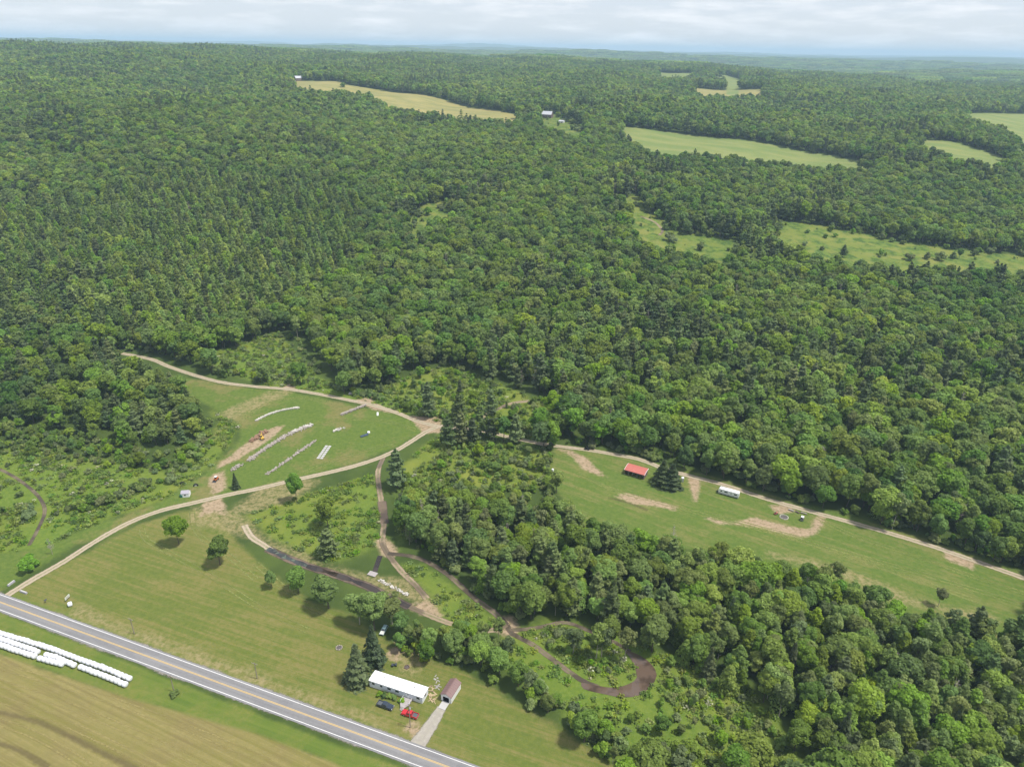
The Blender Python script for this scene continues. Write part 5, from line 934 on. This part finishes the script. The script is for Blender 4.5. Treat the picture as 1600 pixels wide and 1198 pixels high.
def red_shed():
    A, B, C = [(59.5,315.1),(68.7,310.2),(71.3,315.7)]; c, rz, L = frame_of(A, B); W = max(4.2, min((Vector(C)-Vector(B)).length, 6.5)); ctr = c+Vector((-math.sin(rz), math.cos(rz)))*(W/2)
    t = empty('red_roof_shed', ctr, rz, 'open-fronted shed with a curved red metal roof beside the evergreens', 'shed'); n = 8
    pf = [(-W/2-.3+(W+.6)*i/n, 2.55+1.15*math.sin(math.pi*(.12+.62*i/n))) for i in range(n+1)]; pr = pf+[(y, z-.1) for y, z in pf[::-1]]
    m = MB().prism(pr, -L/2-.3, L/2+.3); m.v = [(p[1], p[0], p[2]) for p in m.v]; rf = m.build('roof', MT['red_roof'], t)
    for s in (-1, 1):
        m = MB().prism([(y, z+.02) for y, z in pf]+[(y, z-.24) for y, z in pf[::-1]], s*(L/2+.31)-.06, s*(L/2+.31)+.06); m.v = [(p[1], p[0], p[2]) for p in m.v]; m.build('fascia', MT['white_metal'], rf)
    for i in range(14): 
        x = -L/2+(i+.5)*L/14; m = MB().prism([(y, z+.05) for y, z in pf]+[(y, z) for y, z in pf[::-1]], x-.03, x+.03); m.v = [(p[1], p[0], p[2]) for p in m.v]; m.build('roof_rib', MT['red_roof'], rf)
    MB().box((0, W/2-.05, 1.35), (L, .1, 2.7)).box((-L/2+.05, .2, 1.3), (.1, W-.5, 2.6)).box((L/2-.05, .2, 1.3), (.1, W-.5, 2.6)).build('wall', MT['barn_wall'], t)
    for i in range(6): MB().box((-L/2+.1+i*(L-.2)/5, -W/2+.15, 1.4), (.18, .18, 2.8)).build('post', MT['pole'], t)
    for i in range(4): MB().box((-L/2+1.4+i*(L-2.8)/3, .4, .5), (1.3, 1.0, 1.0)).build('stored_crate', MT['wood_grey'], t)
red_shed()
def small_shed():
    p = [(-158,288.8)][0]; t = empty('small_shed', p, R(8), 'small white shed with a grey roof beside the track', 'shed'); gable(t, 3.6, 3.0, 2.1, .9, 'white_metal', 'roof_grey', .15); MB().box((1.82, 0, .95), (.05, 1.0, 1.8)).build('door', MT['pale_wall'], t); wall_window(t, 0, -1.5, 1.3, .8, .6)
    q = [(-159.7,287.7)][0]; o = empty('water_tank', q, 0, 'dark green water tank beside the small white shed', 'tank'); MB().lathe([(.8, 0), (.9, .1), (.9, 1.3), (.5, 1.6)], n=16).build('shell', MT['tank_green'], o); MB().lathe([(.25, 0), (.25, .12)], (0, 0, 1.6), 10).build('lid', MT['steel'], o)
small_shed()
def toilet():
    t = empty('toilet_cabin', [(88.5,309.6)][0], R(-14), 'small white-topped toilet cabin right of the evergreens', 'cabin')
    MB().box((0, 0, 1.1), (1.25, 1.25, 2.2)).build('wall', MT['roof_grey'], t); MB().box((0, 0, 2.35), (1.4, 1.4, .3), top=(.7, .7)).build('roof', MT['white_metal'], t); d = MB().box((0, -.65, 1.05), (.8, .05, 1.95)).build('door', MT['pale_wall'], t); MB().box((.3, -.69, 1.05), (.08, .04, .15)).build('handle', MT['steel'], d); MB().lathe([(.05, 0), (.05, .5)], (.5, .5, 2.3), 8).build('vent_pipe', MT['pale_wall'], t)
toilet()
def far_building(name, p, rz, L, W, Hw, rise, wall, roof, label, cat):
    t = empty(name, p, rz, label, cat); gable(t, L, W, Hw, rise, wall, roof, .4)
    n = max(2, int(L/4))
    for i in range(n): wall_window(t, -L/2+(i+.5)*L/n, -W/2, Hw*.55, 1.1, 1.2)
    wall_window(t, -L/2, 0, Hw*.6, 1.2, 1.3, 'x', -1); d = MB().box((L*.1, -W/2-.05, 1.1), (1.2, .1, 2.2)).build('door', MT['barn_wall'], t)
    return t
far_building('barn', [(53,1371)][0], R(-20), 24, 14, 6, 5, 'barn_wall', 'barn_roof', 'old barn with a pale metal roof at the end of the ridge hay field', 'barn')
far_building('farm_outbuilding', [(78,1301)][0], R(-25), 9, 6, 2.6, 1.6, 'white_metal', 'barn_roof', 'small white outbuilding among trees below the barn', 'shed')
far_building('farmhouse', [(-524,1794)][0], R(-35), 11, 9, 5, 3, 'white_metal', 'white_metal', 'white farmhouse at the far left end of the ridge hay field', 'house')
far_building('farm_barn', [(-514,1806)][0], R(40), 16, 11, 6, 4.5, 'barn_wall', 'barn_roof', 'dark gabled barn beside the white farmhouse on the ridge', 'barn')
far_building('white_cottage', [(630,921)][0], R(25), 11, 5, 2.8, .9, 'white_metal', 'white_metal', 'small white cottage hidden in trees at the right edge', 'house')
far_building('long_shed', [(711,1038)][0], R(-12), 22, 6, 3, 1.0, 'white_metal', 'barn_roof', 'long pale shed below the corner hay field at the right edge', 'shed')

# ------------------------------------------------------------------ wrapped bales in rows
def bale_mesh():
    r, L = .98, 1.62; m = MB().lathe([(.35, -L/2), (r-.22, -L/2+.05), (r-.04, -L/2+.26), (r, 0), (r-.04, L/2-.26), (r-.22, L/2-.05), (.35, L/2)], n=20, axis='x'); return m.mesh('wrapped_bale', MT['film'], True)
BALE = bale_mesh()
def bale_row(pts, pitch, label, z=.95, jit=.08):
    L = [Vector(p) for p in pts]; out = []; acc = 0.0; nxt = 0.0
    for a, b in zip(L[:-1], L[1:]):
        d = (b-a).length; u = (b-a)/d
        while nxt <= acc+d: out.append((a+u*(nxt-acc), math.atan2(u.y, u.x))); nxt += pitch
        acc += d
    for p, rz in out:
        o = bpy.data.objects.new('wrapped_bale', BALE); col.objects.link(o); x, y = p.x+rnd.uniform(-jit, jit), p.y+rnd.uniform(-jit, jit); s = rnd.uniform(.95, 1.04)
        o.location = (x, y, gz(x, y)+z*s); o.rotation_euler = (rnd.uniform(0, 6), rnd.uniform(-.03, .03), rz+rnd.uniform(-.07, .07)); o.scale = (s, s, s); tag(o, label, 'hay bale', 'white wrapped bales beside the road')
bale_row([(-197.7,200.2),(-188.6,197.4),(-174.8,193.3),(-162.8,189.6),(-153,186),(-139.6,181.3),(-130.6,177.6)], 1.86, 'white wrapped bale in the long row nearest the road')
bale_row([(-150,182.3),(-140.2,178.7),(-130.5,175)], 1.86, 'white wrapped bale in the short row at the right end of the bales')
bale_row([(-195.8,197.4),(-186.8,194.6),(-177.1,191.6),(-167.7,188.3)], 1.86, 'white wrapped bale in the middle row at the left of the stack')
bale_row([(-165.2,187.6),(-159.8,186),(-153,183.1)], 1.86, 'white wrapped bale in the gapped middle row of the stack')
bale_row([(-194,194.7),(-185,191.9),(-176.1,188.9),(-168.4,186.5)], 1.86, 'white wrapped bale in the front row at the left of the stack')
bale_row([(-166.4,185.8),(-161.9,184.5),(-156.9,183.3)], 1.86, 'white wrapped bale in the short front row beside the hay field')
o = bpy.data.objects.new('wrapped_bale', BALE); col.objects.link(o); p = [(-171.4,213)][0]; o.location = (p[0], p[1], gz(*p)+.84); o.rotation_euler = (0, 0, .6); tag(o, 'lone white wrapped bale beneath the roadside sign', 'hay bale')

# ------------------------------------------------------------------ poles, sign, mailbox, blocks
def pole(p, h, label, transformer=False):
    t = empty('utility_pole', p, ROAD_ANG+R(90), label, 'utility pole'); MB().tube((0, 0, -.5), (0, 0, h), .17, .11, 8).build('shaft', MT['pole'], t)
    ca = MB().box((0, 0, h-.5), (.12, 2.4, .14)).build('crossarm', MT['pole'], t)
    for y in (-1.1, -.5, .5, 1.1): MB().lathe([(.05, 0), (.07, .08), (.04, .2)], (0, y, h-.43), 8).build('insulator', MT['concrete'], ca)
    if transformer: MB().lathe([(.26, 0), (.28, .05), (.28, .8), (.2, .9)], (.42, 0, h-2.4), 12).build('transformer', MT['roof_grey'], t)
pole([(-31.1,160.8)][0], 10.0, 'utility pole on the lawn before the red pickup', True)
pole([(-87,179.3)][0], 7.5, 'utility pole at the road edge, second from the driveway')
pole([(-139.5,199)][0], 7.5, 'utility pole across the road from the white bales')
pole([(-113.4,173.3)][0], 7.5, 'utility pole rising from the small bush in the hay field')
def sign():
    a, b = [(-174.3,215.1),(-174.1,217.3)]; c, rz, L = frame_of(a, b); t = empty('roadside_sign', c, rz, 'white board sign on two posts at the field edge', 'sign')
    for s in (-1, 1): MB().box((s*.95, 0, .9), (.12, .12, 1.9)).build('post', MT['pole'], t)
    MB().box((0, -.09, 1.45), (2.6, .06, 1.2)).build('board', MT['pale_paint'], t); MB().box((0, -.13, 1.45), (1.5, .02, .28)).build('print', MT['wood_tan'], t)
sign()
t = empty('mailbox', [(-181.8,214.5)][0], ROAD_ANG, 'dark mailbox on a post by the road near the sign', 'mailbox'); MB().box((0, 0, .6), (.12, .12, 1.2)).build('post', MT['pole'], t); MB().prism([(-.3, 1.2), (.3, 1.2), (.3, 1.4), (.15, 1.55), (-.15, 1.55), (-.3, 1.4)], -.5, .5).build('box', MT['steel'], t)
def block(pts, label):
    c, rz, L = frame_of(*pts); t = empty('concrete_block', c, rz, label, 'block'); MB().box((0, 0, .35), (L, .8, .7), top=(.96, .8)).build('block_body', MT['roof_grey'], t); MB().box((0, 0, .74), (L*.9, .5, .08)).build('block_cap', MT['concrete'], t)
block([(-202.5,223.2),(-201.7,226.3)], 'grey concrete block left of the track entrance'); block([(-195.6,220.4),(-192.3,219.2)], 'grey concrete block right of the track entrance')

# ------------------------------------------------------------------ yard things
def ring(name, p, r, n, sm, label, cat='fire pit'):
    t = empty(name, p, 0, label, cat); MB().lathe([(r*.82, -.02), (r*.8, .05), (.05, .08)], n=16).build('ash_bed', MT['ash'], t)
    for i in range(n):
        a = 6.283*i/n; MB().box((r*math.cos(a), r*math.sin(a), .18), (.75*6.283*r/n, .34+.1*math.sin(i*3), .34+.08*math.cos(i*5)), a+1.57+.2*math.sin(i*7), (.8, .8)).build('stone', MT[sm], t)
ring('fire_pit', [(-61.8,193.9)][0], 1.1, 11, 'stone', 'small stone fire pit on the mown field beside the spruces'); ring('fire_ring', [(130.9,280.1)][0], 1.9, 18, 'stone_white', 'big pale stone fire ring on the mown strip'); ring('fire_pit', [(-35.7,185.5)][0], .8, 9, 'barn_wall', 'rusty fire pit on the grass behind the mobile home')
def plank_heap(name, pts, n, spread, m, label, L=(1.2, 2.8)):
    c = [Vector(p) for p in pts]; t = empty(name, c[len(c)//2], 0, label, 'lumber')
    for i in range(n):
        u = rnd.random()*(len(c)-1); k = min(int(u), len(c)-2); q = c[k].lerp(c[k+1], u-k)-c[len(c)//2]; l = rnd.uniform(*L); MB().box((q.x+rnd.uniform(-spread, spread), q.y+rnd.uniform(-spread, spread), .05+.04*(i % 4)), (l, rnd.uniform(.2, .55), .05), rnd.uniform(0, 3.1)).build('plank', MT[m], t)
plank_heap('lumber_scraps', [(-26.8,177.8),(-25.2,175.7),(-25.7,173.5),(-25,171.4)], 20, .7, 'wood_tan', 'scattered tan planks between the mobile home and garage')
plank_heap('scrap_heap', [(-25,181.5),(-24,178.4),(-23.8,176.3)], 14, .7, 'wood_grey', 'grey scrap boards left of the garage roof', (.6, 1.6))
def barrel(p, label, m='white_metal', r=.45, h=1.0):
    t = empty('barrel', p, 0, label, 'barrel'); MB().lathe([(r*.92, 0), (r, .06), (r, h*.33), (r*1.04, h*.35), (r, h*.37), (r, h*.66), (r*1.04, h*.68), (r, h*.7), (r, h-.06), (r*.92, h)], n=14).build('shell', MT[m], t); MB().lathe([(.08, 0), (.08, .05)], (r*.5, 0, h), 8).build('cap', MT['steel'], t)
barrel([(22.1,316.7)][0], 'white barrel at the edge of the mown strip', h=1.3, r=.6)
def platform():
    t = empty('wooden_platform', [(24.5,311.2)][0], R(-8), 'pale wooden platform on the mown strip beside the scrub', 'platform')
    for i in range(10): MB().box((0, -1.5+i*.33, .3), (4.2, .30, .06)).build('board', MT['concrete'], t)
    MB().box((0, 0, .13), (4.0, 3.0, .24)).build('frame', MT['wood_grey'], t); MB().box((.3, .1, .6), (1.2, .8, .5), .3).build('crate', MT['roof_grey'], t)
platform()
def bridge():
    t = empty('foot_bridge', [(-57,234.4)][0], R(-22), 'grey plank footbridge beside the water ditch', 'bridge')
    for i in range(12): MB().box((-1.75+i*.32, 0, .28), (.29, 2.6, .07)).build('plank', MT['wood_grey'], t)
    for s in (-1, 1): MB().box((0, s*1.0, .12), (4.0, .25, .24)).build('beam', MT['pole'], t)
bridge()
def tyre_hoop(p, rz, label):
    t = empty('tractor_tyre', p, rz, label, 'tyre'); n = 14; V, F = [], []
    for i in range(n+1):
        a = math.pi*i/n
        for r, y in ((1.25, -.4), (1.25, .4), (.85, .36), (.85, -.36)): V.append((r*math.cos(a), y, r*math.sin(a)))
    for i in range(n):
        for k in range(4): F.append((i*4+k, i*4+(k+1) % 4, i*4+4+(k+1) % 4, i*4+4+k))
    F += [(0, 1, 2, 3), (n*4+3, n*4+2, n*4+1, n*4)]; MB().add(V, F).build('tread', MT['tyre'], t); MB().box((0, .1, .35), (1.1, .5, .7), top=(.8, .8)).build('block', MT['white_metal'], t)
tyre_hoop([(-164.1,298.7)][0], R(20), 'black half-buried tyre hoop nearer the weedy meadow'); tyre_hoop([(-156.8,297.2)][0], R(20), 'black half-buried tyre hoop nearer the loader')
def mower():
    t = empty('ride_on_mower', [(127.8,282.6)][0], R(30), 'red ride-on mower beside the fire ring', 'mower')
    MB().box((.5, 0, .65), (1.0, .6, .5), top=(.85, .9)).box((-.5, 0, .5), (.9, .9, .2)).build('body', MT['red_roof'], t); MB().box((-.35, 0, .8), (.5, .5, .12)).box((-.6, 0, 1.05), (.1, .5, .45)).build('seat', MT['seat'], t); MB().box((.1, 0, .22), (.9, 1.3, .16)).build('cutting_deck', MT['steel'], t)
    for x, r in ((.8, .22), (-.6, .32)):
        for s in (-1, 1): wheel(t, x, s*.48, r, .2)
    MB().tube((.1, 0, .9), (-.05, 0, 1.1), .03).lathe([(.18, 0), (.18, .03)], (-.07, 0, 1.1), 10).build('steering_wheel', MT['steel'], t)
mower()
def log_bench(a, b, label, m='wood_grey'):
    c, rz, L = frame_of(a, b); t = empty('log_bench', c, rz, label, 'bench'); MB().tube((-L/2, 0, .45), (L/2, 0, .45), .3, .26, 10).build('seat', MT[m], t)
    for s in (-1, 1): MB().box((s*L*.35, 0, .12), (.4, .7, .28)).build('foot', MT['pole'], t)
log_bench(*[(135.1,286.2),(137.1,284.6)], 'log bench left of the middle one behind the fire ring'); log_bench(*[(138,284.7),(139.3,283.1)], 'dark log bench in the middle behind the fire ring', 'barn_wall'); log_bench(*[(140.2,283.9),(142.7,282.4)], 'pale log bench nearest the white-roofed cart', 'stone')

# ------------------------------------------------------------------ rubble rows and stacked material
def stone_mesh(m, g, c, s):
    v = [(c[0]+s[0]*(sx+g.uniform(-.35, .35)), c[1]+s[1]*(sy+g.uniform(-.35, .35)), c[2]+s[2]*(sz+g.uniform(-.3, .3))) for sz in (-1, 1) for sx, sy in ((-1, -1), (1, -1), (1, 1), (-1, 1))]
    m.add(v, [(3, 2, 1, 0), (4, 5, 6, 7), (0, 1, 5, 4), (1, 2, 6, 5), (2, 3, 7, 6), (3, 0, 4, 7)])
def rubble(name, pts, n, width, size, mk, label, high=.5):
    L = [Vector(p) for p in smooth_line(pts, 2)]; g = rs(n); m = MB()
    for i in range(n):
        u = g.uniform(0, len(L)-1.001); k = int(u); q = L[k].lerp(L[k+1], u-k); x, y = q.x+g.normal()*width*.32, q.y+g.normal()*width*.32; s = size*g.uniform(.5, 1.3)
        stone_mesh(m, g, (x, y, gz(x, y)+s*.35+g.uniform(0, high)), (s*.5, s*.4*g.uniform(.7, 1.4), s*.36))
    tag(m.build(name, MT[mk]), label, 'rubble', kind='stuff')
rubble('rubble_row', [(-139,321.7),(-133.1,337.3),(-125,351.8),(-116.5,361)], 520, 2.3, .62, 'stone', 'long row of pale broken stone on the parking field', .15); rubble('white_rubble', [(-125,351.8),(-121,357.1),(-116.3,361.8)], 110, 2.2, .75, 'stone_white', 'brightest white end of the long stone row', .2)
rubble('rubble_row', [(-124.9,309.2),(-120.5,318.6),(-115.4,330.5),(-108.7,345.2)], 300, 1.5, .55, 'stone', 'narrower row of broken stone below the long row', .12); rubble('stone_line', [(-149.5,365.4),(-146,371.9),(-140.1,377.7),(-133.4,381.2),(-128.9,383)], 220, .7, .8, 'stone_white', 'thin curved line of white stone near the upper track', .2)
rubble('mixed_rubble', [(-101.4,374.8),(-96.3,379.8),(-89.9,386.6)], 150, 1.5, .8, 'stone', 'grey heap of poles and stones below the upper track'); rubble('rubble_patch', [(-101.7,354.8),(-99.8,356.3),(-96.7,358.7)], 36, 1.8, .7, 'stone_white', 'loose patch of white rubble in the middle of the parking field', .1)
rubble('rock_line', [(-53.7,230.9),(-49.8,228.3),(-45.4,225.3),(-40.6,222.1)], 110, 1.3, .5, 'stone_white', 'line of white rocks between the ditch and the two-track', .15); rubble('rock_heap', [(-102.3,402.7),(-100.5,401.8),(-98.9,401.9)], 30, 1.2, .9, 'stone_white', 'white rocks in the grass above the upper track', .2)
rubble('earth_heap', [(-144.5,341.7),(-142.4,346.1),(-139.8,352.8)], 130, 2.4, .9, 'earth', 'heap of red earth around the excavator', .8) if MT.setdefault('earth', S_('red_earth', (.27, .165, .105), .95, var=.2)) else None
rubble('gravel_scatter', [(-144.3,312),(-142.8,315.2),(-141.8,317.1)], 60, 2.0, .6, 'stone', 'small heap of pale stone above the little spruce', .2)
def slabs():
    a, b = [(-102.2,325.1),(-100.7,339.2)]; c, rz, L = frame_of(a, b); d = (Vector(b)-Vector(a)).normalized(); nrm = Vector((-d.y, d.x)); n = 7
    for i in range(n):
        for s in (-1, 1):
            p = Vector(a)+d*(L*(i+.5)/n)+nrm*(s*.95); t = empty('concrete_slab', p, rz, 'pale concrete slab in the double row on the parking field', 'slab', 'slabs laid out on the parking field'); MB().box((0, 0, .08), (L/n*.8, 1.5, .14), rnd.uniform(-.05, .05), (.97, .97)).build('slab_body', MT['concrete'], t)
slabs()
t = empty('white_board', [(-80.2,376.3)][0], R(100), 'long white board lying below the upper track', 'board'); MB().box((0, 0, .15), (4.2, 1.0, .2)).build('panel', MT['white_metal'], t); MB().box((0, 0, .05), (4.0, .2, .1)).build('batten', MT['wood_grey'], t)
t = empty('blue_pallet_stack', [(-83.2,350.3)][0], R(38), 'blue-grey stack of boards on the parking field', 'lumber')
for i in range(4): MB().box((rnd.uniform(-.4, .4), -.6+i*.4, .3), (4.6+rnd.uniform(-.6, .6), .34, .3+.2*(i % 2))).build('plank', MT['blue_tarp'], t)
barrel([(-81.3,353.7)][0], 'white drum at the end of the blue-grey boards', r=.8, h=.9)

# ------------------------------------------------------------------ the air
def haze():
    x0, x1, y0, y1, z0, z1 = -25500, 25500, -6500, 29500, -40, 330
    m = MB().box(((x0+x1)/2, (y0+y1)/2, (z0+z1)/2), (x1-x0, y1-y0, z1-z0))
    mm, nt = mat('haze_air'); o = nt.nodes.new('ShaderNodeOutputMaterial'); v = nt.nodes.new('ShaderNodeVolumePrincipled')
    v.inputs['Color'].default_value = (0.56, 0.77, 1.0, 1); v.inputs['Density'].default_value = 0.000095; v.inputs['Anisotropy'].default_value = 0.0
    nt.links.new(v.outputs[0], o.inputs['Volume']); h = m.build('haze', mm); tag(h, 'thin pale blue summer haze over the whole valley', 'haze', kind='stuff')
haze()
